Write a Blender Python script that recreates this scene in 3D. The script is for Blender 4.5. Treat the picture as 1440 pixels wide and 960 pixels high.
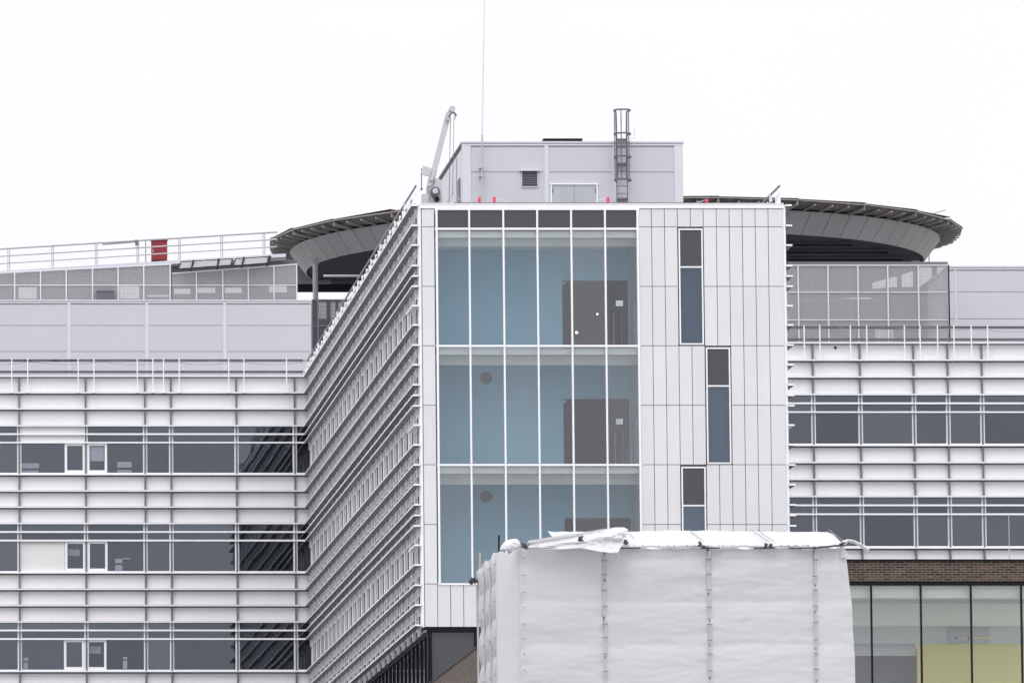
import bpy, math, random
from mathutils import Vector, Matrix, noise
random.seed(7)
R = math.radians
S = bpy.context.scene
for o in list(bpy.data.objects):
    bpy.data.objects.remove(o)

# ------------------------------------------------------------------ camera, sky, sun, exposure
F = 11000.0; PITCH = R(6.35); PX = -260.0; PY = 1618.0 - F*math.tan(PITCH); EYE = 1.7
cam_d = bpy.data.cameras.new('camera')
cam = bpy.data.objects.new('camera', cam_d); S.collection.objects.link(cam)
cam.location = (0, 0, EYE); cam.rotation_euler = (R(90)+PITCH, 0, 0)
cam_d.sensor_width = 36; cam_d.lens = 36*F/1440
cam_d.shift_x = (720-PX)/1440; cam_d.shift_y = (PY-480)/1440
cam_d.clip_start = 1; cam_d.clip_end = 6000
S.camera = cam
SUN_EL, SUN_AZ = 52, 205          # azimuth measured clockwise from +Y: behind and left of the camera
w = bpy.data.worlds.new('World'); S.world = w; w.use_nodes = True
nt = w.node_tree; nt.nodes.clear()
sky = nt.nodes.new('ShaderNodeTexSky'); sky.sky_type = 'NISHITA'; sky.sun_disc = False
sky.sun_elevation = R(SUN_EL); sky.sun_rotation = R(SUN_AZ); sky.dust_density = 6; sky.air_density = 1.0
hs = nt.nodes.new('ShaderNodeHueSaturation'); hs.inputs['Saturation'].default_value = 0.18
cl = nt.nodes.new('ShaderNodeRGB'); cl.outputs[0].default_value = (15.6, 15.7, 16.3, 1)     # the cloud deck
mx = nt.nodes.new('ShaderNodeMix'); mx.data_type = 'RGBA'; mx.inputs[0].default_value = 0.9
bg = nt.nodes.new('ShaderNodeBackground'); bg.inputs['Strength'].default_value = 0.1
wo = nt.nodes.new('ShaderNodeOutputWorld')
tcw = nt.nodes.new('ShaderNodeTexCoord'); sx = nt.nodes.new('ShaderNodeSeparateXYZ')      # overcast: brighter overhead than at the horizon
mw = nt.nodes.new('ShaderNodeMapRange'); mw.inputs[1].default_value = .16; mw.inputs[3].default_value = .685; mw.inputs[4].default_value = 1.85
vw = nt.nodes.new('ShaderNodeVectorMath'); vw.operation = 'SCALE'
nt.links.new(tcw.outputs['Generated'], sx.inputs[0]); nt.links.new(sx.outputs[2], mw.inputs[0])
nt.links.new(cl.outputs[0], vw.inputs[0]); cn = nt.nodes.new('ShaderNodeTexNoise'); cn.inputs['Scale'].default_value = 9; cn.inputs['Detail'].default_value = 4
cm = nt.nodes.new('ShaderNodeMapRange'); cm.inputs[1].default_value = .3; cm.inputs[2].default_value = .7; cm.inputs[3].default_value = .975; cm.inputs[4].default_value = 1.01
ck = nt.nodes.new('ShaderNodeMath'); ck.operation = 'MULTIPLY'
nt.links.new(tcw.outputs['Generated'], cn.inputs['Vector']); nt.links.new(cn.outputs[0], cm.inputs[0])
nt.links.new(mw.outputs[0], ck.inputs[0]); nt.links.new(cm.outputs[0], ck.inputs[1])
nt.links.new(ck.outputs[0], vw.inputs['Scale'])
nt.links.new(sky.outputs[0], hs.inputs['Color']); nt.links.new(hs.outputs[0], mx.inputs[6])
nt.links.new(vw.outputs[0], mx.inputs[7]); nt.links.new(mx.outputs[2], bg.inputs['Color'])
nt.links.new(bg.outputs[0], wo.inputs[0])
sd = bpy.data.lights.new('sun', 'SUN'); sd.energy = 0.7; sd.angle = R(25); sd.color = (1, .97, .93)
so = bpy.data.objects.new('sun', sd); S.collection.objects.link(so)
az = R(SUN_AZ); el = R(SUN_EL)
sdir = Vector((math.sin(az)*math.cos(el), math.cos(az)*math.cos(el), math.sin(el)))
so.rotation_euler = sdir.to_track_quat('Z', 'Y').to_euler()
S.view_settings.view_transform = 'Standard'; S.view_settings.look = 'None'
S.view_settings.exposure = 0.0; S.view_settings.gamma = 1.0
S.render.engine = 'CYCLES'
S.cycles.max_bounces = 10; S.cycles.transparent_max_bounces = 16; S.cycles.glossy_bounces = 4

# ------------------------------------------------------------------ materials
def mat(name, col, rough=.5, var=.06, scale=2.0, metal=0.0, streak=0.0, bump=0.0, bscale=3.0, spec=.5, ior=None, island=0.0, stretch=(1, 1, 1)):
    m = bpy.data.materials.new(name); m.use_nodes = True
    t = m.node_tree; b = t.nodes['Principled BSDF']
    b.inputs['Roughness'].default_value = rough; b.inputs['Metallic'].default_value = metal
    b.inputs['Specular IOR Level'].default_value = spec
    if ior: b.inputs['IOR'].default_value = ior
    tc = t.nodes.new('ShaderNodeTexCoord')
    mp = t.nodes.new('ShaderNodeMapping'); mp.inputs['Scale'].default_value = stretch
    t.links.new(tc.outputs['Object'], mp.inputs[0])
    nz = t.nodes.new('ShaderNodeTexNoise'); nz.inputs['Scale'].default_value = scale; nz.inputs['Detail'].default_value = 5
    t.links.new(mp.outputs[0], nz.inputs['Vector'])
    mr = t.nodes.new('ShaderNodeMapRange'); mr.inputs[1].default_value = .3; mr.inputs[2].default_value = .7
    mr.inputs[3].default_value = 1-var; mr.inputs[4].default_value = 1+var*.5
    t.links.new(nz.outputs[0], mr.inputs[0])
    fac = mr.outputs[0]
    if streak:
        mp2 = t.nodes.new('ShaderNodeMapping'); mp2.inputs['Scale'].default_value = (5, 5, .25)
        n2 = t.nodes.new('ShaderNodeTexNoise'); n2.inputs['Scale'].default_value = 1.6; n2.inputs['Detail'].default_value = 6
        t.links.new(tc.outputs['Object'], mp2.inputs[0]); t.links.new(mp2.outputs[0], n2.inputs['Vector'])
        m2 = t.nodes.new('ShaderNodeMapRange'); m2.inputs[1].default_value = .35; m2.inputs[2].default_value = .7
        m2.inputs[3].default_value = 1; m2.inputs[4].default_value = 1-streak
        t.links.new(n2.outputs[0], m2.inputs[0])
        mu = t.nodes.new('ShaderNodeMath'); mu.operation = 'MULTIPLY'
        t.links.new(fac, mu.inputs[0]); t.links.new(m2.outputs[0], mu.inputs[1]); fac = mu.outputs[0]
    if island:
        g = t.nodes.new('ShaderNodeNewGeometry')
        m3 = t.nodes.new('ShaderNodeMapRange'); m3.inputs[3].default_value = 1-island; m3.inputs[4].default_value = 1
        t.links.new(g.outputs['Random Per Island'], m3.inputs[0])
        mu = t.nodes.new('ShaderNodeMath'); mu.operation = 'MULTIPLY'
        t.links.new(fac, mu.inputs[0]); t.links.new(m3.outputs[0], mu.inputs[1]); fac = mu.outputs[0]
    vm = t.nodes.new('ShaderNodeVectorMath'); vm.operation = 'SCALE'; vm.inputs[0].default_value = col[:3]
    t.links.new(fac, vm.inputs['Scale']); t.links.new(vm.outputs[0], b.inputs['Base Color'])
    if bump:
        bn = t.nodes.new('ShaderNodeTexNoise'); bn.inputs['Scale'].default_value = bscale; bn.inputs['Detail'].default_value = 3
        t.links.new(mp.outputs[0], bn.inputs['Vector'])
        bp = t.nodes.new('ShaderNodeBump'); bp.inputs['Strength'].default_value = bump; bp.inputs['Distance'].default_value = .02
        t.links.new(bn.outputs[0], bp.inputs['Height']); t.links.new(bp.outputs[0], b.inputs['Normal'])
    return m

def glass(name, tint, refl, bump=0.0, bscale=.6, gcol=(1, 1, 1)):
    m = bpy.data.materials.new(name); m.use_nodes = True
    t = m.node_tree; t.nodes.clear()
    o = t.nodes.new('ShaderNodeOutputMaterial'); mix = t.nodes.new('ShaderNodeMixShader')
    tr = t.nodes.new('ShaderNodeBsdfTransparent'); tr.inputs[0].default_value = (*tint, 1)
    gl = t.nodes.new('ShaderNodeBsdfGlossy'); gl.inputs['Roughness'].default_value = 0.0
    gl.inputs['Color'].default_value = (*gcol, 1)
    lw = t.nodes.new('ShaderNodeFresnel'); lw.inputs[0].default_value = 1.45
    ad = t.nodes.new('ShaderNodeMath'); ad.operation = 'ADD'; ad.inputs[1].default_value = refl-.034; ad.use_clamp = True
    oi = t.nodes.new('ShaderNodeObjectInfo'); mo = t.nodes.new('ShaderNodeMapRange')        # panes differ a little in coating
    mo.inputs[3].default_value = .80; mo.inputs[4].default_value = 1.18
    mm = t.nodes.new('ShaderNodeMath'); mm.operation = 'MULTIPLY'
    t.links.new(oi.outputs['Random'], mo.inputs[0]); t.links.new(ad.outputs[0], mm.inputs[0]); t.links.new(mo.outputs[0], mm.inputs[1])
    t.links.new(lw.outputs[0], ad.inputs[0]); t.links.new(mm.outputs[0], mix.inputs[0])
    t.links.new(tr.outputs[0], mix.inputs[1]); t.links.new(gl.outputs[0], mix.inputs[2]); t.links.new(mix.outputs[0], o.inputs[0])
    if bump:
        tc = t.nodes.new('ShaderNodeTexCoord')
        bn = t.nodes.new('ShaderNodeTexNoise'); bn.inputs['Scale'].default_value = bscale; bn.inputs['Detail'].default_value = 2
        t.links.new(tc.outputs['Object'], bn.inputs['Vector'])
        bp = t.nodes.new('ShaderNodeBump'); bp.inputs['Strength'].default_value = 1; bp.inputs['Distance'].default_value = bump
        t.links.new(bn.outputs[0], bp.inputs['Height']); t.links.new(bp.outputs[0], gl.inputs['Normal'])
    return m

def mesh_screen(name, col, open_):          # perforated sheet: holes far below a pixel, so a blend of sheet and gap
    m = bpy.data.materials.new(name); m.use_nodes = True
    t = m.node_tree; b = t.nodes['Principled BSDF']; o = t.nodes['Material Output']
    b.inputs['Base Color'].default_value = (*col, 1); b.inputs['Roughness'].default_value = .55
    tr = t.nodes.new('ShaderNodeBsdfTransparent'); mix = t.nodes.new('ShaderNodeMixShader')
    tc = t.nodes.new('ShaderNodeTexCoord'); wv = t.nodes.new('ShaderNodeTexVoronoi')
    wv.inputs['Scale'].default_value = 16; wv.inputs['Randomness'].default_value = 0.0
    t.links.new(tc.outputs['Object'], wv.inputs['Vector'])
    mr = t.nodes.new('ShaderNodeMapRange'); mr.inputs[1].default_value = .15; mr.inputs[2].default_value = .7
    mr.inputs[3].default_value = min(1, 1-open_*1.7); mr.inputs[4].default_value = min(1, 1-open_*.3)
    t.links.new(wv.outputs['Distance'], mr.inputs[0]); t.links.new(mr.outputs[0], mix.inputs[0])
    t.links.new(tr.outputs[0], mix.inputs[1]); t.links.new(b.outputs[0], mix.inputs[2]); t.links.new(mix.outputs[0], o.inputs[0])
    return m

def emit(name, col, s):
    m = bpy.data.materials.new(name); m.use_nodes = True
    b = m.node_tree.nodes['Principled BSDF']; b.inputs['Emission Color'].default_value = (*col, 1)
    b.inputs['Emission Strength'].default_value = s
    return m

def brick_mat(name, axis):
    m = bpy.data.materials.new(name); m.use_nodes = True
    t = m.node_tree; b = t.nodes['Principled BSDF']; b.inputs['Roughness'].default_value = .85
    tc = t.nodes.new('ShaderNodeTexCoord'); sp = t.nodes.new('ShaderNodeSeparateXYZ'); cb = t.nodes.new('ShaderNodeCombineXYZ')
    t.links.new(tc.outputs['Object'], sp.inputs[0])
    t.links.new(sp.outputs[axis], cb.inputs[0]); t.links.new(sp.outputs[2], cb.inputs[1])
    br = t.nodes.new('ShaderNodeTexBrick')
    br.inputs['Scale'].default_value = 1; br.inputs['Brick Width'].default_value = .27; br.inputs['Row Height'].default_value = .075
    br.inputs['Mortar Size'].default_value = .0095; br.inputs['Bias'].default_value = -.1
    br.inputs['Mortar Smooth'].default_value = .05
    br.inputs['Color1'].default_value = (.018, .011, .009, 1); br.inputs['Color2'].default_value = (.095, .052, .038, 1)
    br.inputs['Mortar'].default_value = (.19, .16, .135, 1)
    t.links.new(cb.outputs[0], br.inputs[0])
    nz = t.nodes.new('ShaderNodeTexNoise'); nz.inputs['Scale'].default_value = 3
    t.links.new(tc.outputs['Object'], nz.inputs['Vector'])
    mr = t.nodes.new('ShaderNodeMapRange'); mr.inputs[3].default_value = .65; mr.inputs[4].default_value = 1.35
    t.links.new(nz.outputs[0], mr.inputs[0])
    vm = t.nodes.new('ShaderNodeVectorMath'); vm.operation = 'SCALE'
    t.links.new(br.outputs[0], vm.inputs[0]); t.links.new(mr.outputs[0], vm.inputs['Scale'])
    t.links.new(vm.outputs[0], b.inputs['Base Color'])
    bp = t.nodes.new('ShaderNodeBump'); bp.inputs['Strength'].default_value = .6; bp.inputs['Distance'].default_value = .01; bp.invert = True
    t.links.new(br.outputs['Fac'], bp.inputs['Height']); t.links.new(bp.outputs[0], b.inputs['Normal'])
    return m

M = {
 'white': mat('white_panel', (.70, .692, .708), .42, .03, .6, streak=.03, island=.06),
 'wing': mat('wing_panel', (.76, .75, .77), .40, .03, .5, streak=.025, island=.03),
 'trim': mat('white_trim', (.84, .84, .87), .35, .03, 3),
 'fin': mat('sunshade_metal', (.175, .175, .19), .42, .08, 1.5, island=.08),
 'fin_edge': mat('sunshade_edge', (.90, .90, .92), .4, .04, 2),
 'joint': mat('dark_joint', (.16, .16, .18), .7, .1, 3),
 'mullion': mat('grey_mullion', (.15, .15, .165), .4, .1, 2),
 'lilac': mat('lilac_cladding', (.515, .515, .567), .38, .03, .4, streak=.012),
 'lilac_trim': mat('lilac_trim', (.60, .60, .65), .4, .03, 2),
 'glass_dark': glass('wing_glass', (.93, .94, .96), .084, bump=.0020, bscale=.5, gcol=(.80, .875, 1.0)),
 'spandrel': mat('spandrel_glass', (.034, .035, .046), .06, .05, 1, spec=.85, bump=.03, bscale=.5),
 'blueglass': glass('blue_glass', (.72, .80, .90), .085, gcol=(.85, .93, 1)),
 'glass': glass('curtain_glass', (.97, .99, .99), .075, gcol=(.96, .97, 1)),
 'glass_green': glass('green_glass', (.97, .985, .975), .07, gcol=(.97, .98, 1)),
 'blue': mat('blue_wall', (.34, .61, .80), .7, .05, .3),
 'room_white': mat('room_white', (.90, .91, .90), .8, .04, .5),
 'room_grey': mat('room_grey', (.10, .10, .135), .8, .1, .4),
 'room_dark': mat('room_dark', (.022, .022, .027), .8, .3, .3),
 'room_floor': mat('room_floor', (.62, .61, .58), .4, .1, .5),
 'paper': mat('white_paper', (.85, .87, .9), .7, .02, 2),
 'black': mat('black_frame', (.008, .008, .011), .5, .2, 2, spec=.15),
 'dark': mat('dark_metal', (.05, .05, .055), .5, .2, 2),
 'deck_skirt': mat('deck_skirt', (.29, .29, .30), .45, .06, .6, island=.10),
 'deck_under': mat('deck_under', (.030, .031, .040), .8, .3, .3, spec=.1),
 'net': mat('safety_net', (.15, .135, .12), .85, .5, 2.2),
 'netframe': mat('net_frame', (.30, .29, .29), .55, .25, 2),
 'rust': mat('rusty_edge', (.14, .07, .035), .9, .5, 5),
 'steel': mat('galvanised', (.42, .42, .45), .45, .15, 4, metal=.3),
 'steel_white': mat('white_steel', (.44, .44, .46), .4, .06, 3),
 'cage': mat('grey_cage', (.12, .12, .145), .5, .15, 5),
 'crane': mat('crane_paint', (.52, .52, .55), .4, .06, 2, streak=.12),
 'red': mat('red_paint', (.22, .012, .022), .5, .12, 3),
 'pink': mat('pink_tape', (.80, .07, .13), .6, .1, 5),
 'door': mat('grey_door', (.42, .43, .47), .4, .05, 1.2, streak=.06),
 'side': mat('side_panel', (.60, .60, .62), .32, .10, 1.2, island=.25),
 'slot': mat('slot_glass', (.028, .028, .034), .7, .2, 2, spec=.2),
 'frame_wall': mat('equipment_grey', (.13, .13, .145), .6, .1, 1),
 'louvre': mat('louvre', (.10, .10, .12), .5, .1, 5),
 'screen': mesh_screen('perforated_screen', (.35, .345, .35), .48),
 'screen_dark': mesh_screen('perforated_screen_dark', (.05, .05, .06), .42),
 'sheet': mat('scaffold_sheet', (.60, .595, .61), .55, .03, .8, bump=.35, bscale=1.3, stretch=(1, 1, 4.5)),
 'roof': mat('roof_gravel', (.25, .25, .25), .9, .3, 8),
 'ground': mat('asphalt', (.24, .24, .235), .9, .3, .4),
 'yellow': mat('yellow_wall', (.74, .68, .26), .7, .04, .4),
 'room_green': mat('pale_green_white', (.88, .91, .88), .8, .04, .4),
 'bulk': mat('grey_bulkhead', (.58, .60, .63), .8, .05, .5),
 'brick': brick_mat('brown_brick', 0), 'brick_side': brick_mat('brown_brick_side', 1),
 'wood': mat('pale_wood', (.55, .40, .28), .7, .2, 8),
 'lamp': emit('downlight', (1, .90, .62), 2.2),
 'cream': mat('blind_fabric', (.72, .72, .72), .8, .04, 1),
}
# the thin translucent plastic of the scaffold sheets
def translucent(m, f):
    t = m.node_tree; b = t.nodes['Principled BSDF']; o = t.nodes['Material Output']
    tl = t.nodes.new('ShaderNodeBsdfTranslucent'); tl.inputs[0].default_value = (.70, .70, .73, 1)
    mix = t.nodes.new('ShaderNodeMixShader'); mix.inputs[0].default_value = f
    t.links.new(b.outputs[0], mix.inputs[1]); t.links.new(tl.outputs[0], mix.inputs[2]); t.links.new(mix.outputs[0], o.inputs[0])
translucent(M['sheet'], .32)

# ------------------------------------------------------------------ helpers
cp, sp_ = math.cos(PITCH), math.sin(PITCH)
def at(px, py, Y):                        # the point at distance Y that stands at photo pixel (px, py)
    a = px-PX; v = PY-py
    yw = F*cp-v*sp_; zw = F*sp_+v*cp
    return Vector((a/yw*Y, Y, zw/yw*Y+EYE))
def X(px, Y, py=450): return at(px, py, Y).x
def Z(py, Y): return at(0, py, Y).z

ORG = [Vector((0, 0, 0))]
class MB:
    def __init__(s): s.v = []; s.f = []
    def add(s, vs, fs):
        n = len(s.v); s.v += [Vector(v) for v in vs]; s.f += [tuple(i+n for i in f) for f in fs]; return s
    def box(s, x0, x1, y0, y1, z0, z1):
        if x0 > x1: x0, x1 = x1, x0
        if y0 > y1: y0, y1 = y1, y0
        if z0 > z1: z0, z1 = z1, z0
        return s.add([(x0,y0,z0),(x1,y0,z0),(x1,y1,z0),(x0,y1,z0),(x0,y0,z1),(x1,y0,z1),(x1,y1,z1),(x0,y1,z1)],
              [(0,3,2,1),(4,5,6,7),(0,1,5,4),(1,2,6,5),(2,3,7,6),(3,0,4,7)])
    def quadbox(s, p, n):                 # p: 4 points of a face, n: thickness vector
        p = [Vector(a) for a in p]; n = Vector(n)
        return s.add(p+[a+n for a in p], [(3,2,1,0),(4,5,6,7),(0,1,5,4),(1,2,6,5),(2,3,7,6),(3,0,4,7)])
    def bar(s, p, q, w, h=None, up=(0,0,1)):
        p = Vector(p); q = Vector(q); h = h or w
        d = (q-p).normalized(); u = Vector(up)
        if abs(d.dot(u)) > .98: u = Vector((0,1,0))
        a = d.cross(u).normalized(); b = a.cross(d).normalized()
        c = [p+a*i*w/2+b*j*h/2 for i, j in ((-1,-1),(1,-1),(1,1),(-1,1))]
        return s.add(c+[k+(q-p) for k in c], [(3,2,1,0),(4,5,6,7),(0,1,5,4),(1,2,6,5),(2,3,7,6),(3,0,4,7)])
    def tube(s, p, q, r, n=8, r2=None):
        p = Vector(p); q = Vector(q); d = (q-p).normalized(); u = Vector((0,0,1)) if abs(d.z) < .95 else Vector((0,1,0))
        a = d.cross(u).normalized(); b = a.cross(d); r2 = r if r2 is None else r2
        vs = [p+(a*math.cos(t)+b*math.sin(t))*r for t in [2*math.pi*i/n for i in range(n)]]
        vs += [q+(a*math.cos(t)+b*math.sin(t))*r2 for t in [2*math.pi*i/n for i in range(n)]]
        return s.add(vs, [(i,(i+1)%n,n+(i+1)%n,n+i) for i in range(n)]+[tuple(range(n))[::-1], tuple(range(n,2*n))])
    def path(s, pts, r, n=6):
        for a, b in zip(pts, pts[1:]): s.tube(a, b, r, n)
        return s
    def build(s, name, m, parent=None, smooth=False):
        me = bpy.data.meshes.new(name)
        o = ORG[0]
        me.from_pydata([tuple(v-o) for v in s.v], [], s.f); me.validate(); me.update()
        for k in (m if isinstance(m, (list, tuple)) else [m]):
            me.materials.append(M[k])
        if smooth:
            me.polygons.foreach_set('use_smooth', [True]*len(me.polygons))
        ob = bpy.data.objects.new(name, me); S.collection.objects.link(ob)
        if parent is not None: ob.parent = parent
        else: ob.location = o
        return ob
def tag(o, label, cat, group=None):
    o['label'] = label; o['category'] = cat
    if group: o['group'] = group
    return o
def thing(name, label, cat, loc, group=None):
    o = bpy.data.objects.new(name, None); S.collection.objects.link(o)
    o.location = loc; o.empty_display_size = .5; ORG[0] = Vector(loc)
    return tag(o, label, cat, group)
def at_origin(): ORG[0] = Vector((0, 0, 0))
def outward(mb): return mb
def grid_sheet(fn, nu, nv, thick=None):
    mb = MB(); vs = [fn(i/nu, j/nv) for j in range(nv+1) for i in range(nu+1)]
    fs = [(j*(nu+1)+i, j*(nu+1)+i+1, (j+1)*(nu+1)+i+1, (j+1)*(nu+1)+i) for j in range(nv) for i in range(nu)]
    mb.add(vs, fs); return mb
def fbm(x, y, z=0): return noise.fractal(Vector((x, y, z)), .6, 2.0, 4)

# ------------------------------------------------------------------ ground
g = MB().box(-1500, 1500, -300, 2600, -.5, 0).build('ground', 'ground'); g['kind'] = 'structure'

# storey levels (metres), shared by tower and wings
SILL = [29.03-4.245*k+EYE for k in range(3)]
FIN_OFF = [0, -.71, -1.41, -2.12, -2.49, -2.86]       # below each sill: three bands, then the two transom shades
LEV = [33.29+EYE, 32.57+EYE, 31.87+EYE, 31.14+EYE, 30.77+EYE, 30.41+EYE]
STUB = [29.72+EYE]
for s_ in SILL:
    for o_ in FIN_OFF: LEV.append(s_+o_)
    STUB.append(s_-3.54)
LEV = [z for z in LEV if z > 17.5+EYE]
YT = 275.0; YL = 336.5; YR = 322.5
XL = X(591.5, YT); XRt = X(1104, YT)
ZTOP = LEV[0]+.02; ZBOT = Z(881, YT)

# ================================================================== TOWER
T = thing('hospital_tower', 'tall white panelled hospital block with blue glazed front and finned sides', 'building', ((XL+XRt)/2, YT, 0))
# solid carcass behind the cladding, in pieces that leave the glazed rooms open
cw0 = X(614, YT); cw1 = X(898.5, YT)              # curtain wall opening
YB = 279.2                                        # back wall of the lobby rooms
c = MB()
c.box(XL+.25, XRt-.2, YB+9, YL+14, 0, ZTOP-.5)
c.box(XL+.25, cw0-.1, YT+.15, YB+9, ZBOT, ZTOP-.5)
c.box(cw1+.30, XRt-.2, YT+.35, YB+9, ZBOT, ZTOP-.5)
c.build('wall', 'joint', T)
MB().box(XL+.1, XRt-.1, YT+.3, YL+14, ZTOP-.5, ZTOP-.35).build('roof', 'roof', T)
# white front cladding, every panel with a real open joint
J = .011
def panels(mb, xs, zs, y=YT, skip=()):
    for i in range(len(xs)-1):
        for j in range(len(zs)-1):
            if (i, j) in skip: continue
            mb.box(xs[i]+J, xs[i+1]-J, y, y+.12, min(zs[j], zs[j+1])+J, max(zs[j], zs[j+1])-J)
zj = [Z(v, YT) for v in (293.5, 319, 402.5, 486, 569.5, 653, 737, 820.5, 881)]
cl_ = MB()
panels(cl_, [XL+.06, X(612, YT)], zj)
xs = [X(899.5+18.25*i, YT) for i in range(12)]; xs[-1] = XRt-.02
# three tall windows: column, row span of joints
WIN = [(3, 5, 321.5, 484.5, 375.5, 'leftmost'), (5, 7, 488.5, 652, 542.5, 'mid'), (3, 5, 656, 820, 710.5, 'low')]
def in_window(i, z0, z1):
    zc = (z0+z1)/2
    for a, b, t_, b_, *_r in WIN:
        if a <= i < b and Z(b_, YT) < zc < Z(t_, YT): return True
    return False
for i in range(11):
    for j in range(len(zj)-1):
        if not in_window(i, zj[j], zj[j+1]):
            cl_.box(xs[i]+J, xs[i+1]-J, YT, YT+.12, zj[j+1]+J, zj[j]-J)
xb = [X(612+18.25*i, YT) for i in range(17)]
for i in range(16):
    if xb[i+1] < xs[0]+.02: cl_.box(xb[i]+J, xb[i+1]-J, YT, YT+.12, zj[8]+J, zj[7]-J)
cl_.build('front_cladding', 'white', T)
bk = MB()
bk.box(XL+.05, X(612.5, YT), YT+.13, YT+.145, ZBOT+.02, zj[0])
bk.box(X(612.5, YT)+.001, X(899, YT), YT+.13, YT+.145, ZBOT+.02, zj[7])
for a, b in ((0, 3), (3, 5), (5, 7), (7, 11)):
    zz = [(ZBOT+.02, zj[0])]
    for wa, wb, t_, b_, *_r in WIN:
        if (wa, wb) == (a, b):
            zt, zb_ = Z(t_, YT), Z(b_, YT)
            zz = [s for lo, hi in zz for s in (((lo, zb_), (zt, hi)) if lo < zb_ and zt < hi else ((lo, hi),))]
    for lo, hi in zz:
        if hi-lo > .02: bk.box(xs[a], xs[b], YT+.13, YT+.145, lo, hi)
bk.build('cladding_backing', 'joint', T)
MB().box(XL, XRt, YT-.03, YT+.30, zj[0]+.01, ZTOP+.0).box(XL, XRt, YT-.05, YT+.32, ZTOP+.001, ZTOP+.03).build('parapet_coping', 'trim', T)
MB().box(X(640, YT), XRt-.35, YT+.02, YT+.28, ZTOP+.031, ZTOP+.062).build('coping_shadow_strip', 'black', T)  # black strip painting in the shadow gap between coping and plant room
# corner posts
MB().tube((XL+.0, YT+.06, ZBOT), (XL+.0, YT+.06, ZTOP-.02), .055, 10).build('corner_post', 'trim', T)
MB().tube((XRt+.02, YT+.06, ZBOT), (XRt+.02, YT+.06, ZTOP-.02), .055, 10).build('corner_post', 'trim', T)
# curtain wall
MX = [614.5, 660.5, 708.5, 756.2, 804, 851.6, 897.5]
mxs = [X(v, YT, 400) for v in MX]
rows = [(294.5, 321), (322.5, 485), (488, 652), (655, 819.5)]
zr = [Z(v, YT) for v in (294, 321.8, 486.3, 653.4, 820.8)]
fr = MB()
for i, x in enumerate(mxs):
    wd = .05 if 0 < i < 6 else .06
    fr.box(x-wd/1.6, x+wd/1.6, YT-.05, YT+.14, zr[4], zr[0])
for z in zr: fr.box(mxs[0]-.06, mxs[-1]+.06, YT-.028, YT+.12, z-.036, z+.036)
CW = fr.build('curtain_wall_frame', 'trim', T)
for i in range(6):
    for j in range(4):
        z1, z0 = zr[j]-.03, zr[j+1]+.03
        p = MB().box(mxs[i]+.025, mxs[i+1]-.025, YT+.04, YT+.06, z0, z1)
        p.build('spandrel_pane' if j == 0 else 'glass_pane', 'spandrel' if j == 0 else 'glass', CW)
MB().box(cw0, cw1, YT+.35, YT+.4, zr[1]-.1, zr[0]).build('spandrel_backing', 'room_dark', T)
# the rooms behind it
for k in range(3):
    zt, zb = zr[k+1], zr[k+2]
    zc = Z([332.5, 497, 664][k], YT)              # ceiling height
    opx0, opx1 = X(791, YB), X(884, YB)
    opz = Z([394, 560.5, 728][k], YB)
    r_ = MB()
    r_.box(cw0, opx0, YB, YB+.15, zb, zc); r_.box(opx0, opx1, YB, YB+.15, opz, zc); r_.box(opx1, cw1+.3, YB, YB+.15, zb, zc)
    r_.build('blue_wall', 'blue', T)
    MB().box(cw0, cw1+.3, YT+.30, YB, zc, zc+.1).build('ceiling', 'room_white', T)
    b_ = MB().box(cw0, cw1, YT+.20, YT+.30, zc-.02, zt-.06); b_.box(cw0, cw1+.11, YT+1.0, YT+1.2, Z([346.5, 513, 680.5][k], YT+1), zc-.001)
    b_.build('bulkhead', 'room_white', T)
    MB().box(cw0-.1, cw1+.3, YT+.32, YB+9, zb-.20, zb-.04).build('floor_slab', 'room_floor', T)
    MB().box(cw1+.12, cw1+.3, YT+.2, YB, zb, zc).build('side_wall', 'bulk', T)
    MB().box(cw0-.1, cw0-.02, YT+.2, YB, zb, zc).build('side_wall', 'blue', T)
    MB().box(cw1+.05, cw1+.12, YT+.9, YT+2.2, zb, zb+1.75).box(cw1+.03, cw1+.12, YT+.6, YT+.7, zb, zb+1.8).build('door_frame', 'trim', T)
    # dark passage behind the opening
    d_ = MB()
    d_.box(opx0-.12, opx0-.02, YB+.15, YB+6, zb, opz+.3); d_.box(opx1+.02, opx1+.12, YB+.15, YB+6, zb, opz+.3)
    d_.box(opx0-.12, opx1+.12, YB+6, YB+6.1, zb, opz+.3); d_.box(opx0-.1, opx1+.1, YB+.15, YB+6, opz+.02, opz+.12)
    d_.build('passage_wall', 'room_grey', T)
    s_ = MB()
    for q in (862, 874, 880): s_.box(X(q, YB+2.5), X(q, YB+2.5)+.05, YB+2.5, YB+2.55, zb, opz-.9)
    s_.box(X(876, YB+2.4), X(879.5, YB+2.4), YB+2.4, YB+2.45, zb+.6, opz-1.0)
    s_.build('passage_door', 'bulk', T)
    if k < 2:
        pp = at(871, [426.5, 592.5][k], YT+.12)
        MB().box(pp.x-.125, pp.x+.125, YT+.10, YT+.12, pp.z-.1, pp.z+.1).build('notice', 'paper', T)
        MB().quadbox([at(791, [399, 566][k], YB-.03), at(792, [400.3, 567.3][k], YB-.03), at(796.5, [396.3, 563][k], YB-.03), at(795.5, [395, 561.8][k], YB-.03)], (0, .02, 0)).build('corner_trim', 'trim', T)
    if k > 0:
        cc = at(683.6, [0, 531.5, 697.5][k], YB-.03)
        m_ = MB(); m_.tube(cc, cc+Vector((0, .03, 0)), .215, 32); m_.build('round_vent', 'room_grey', T)
    if k == 0:
        for q in ((811, 468, .045), (840, 442, .03)):
            cc = at(q[0], q[1], YB+1.5); MB().tube(cc, cc+Vector((0, .02, .03)), q[2]*1.15, 12).build('ceiling_lamp', 'lamp', T)
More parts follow.
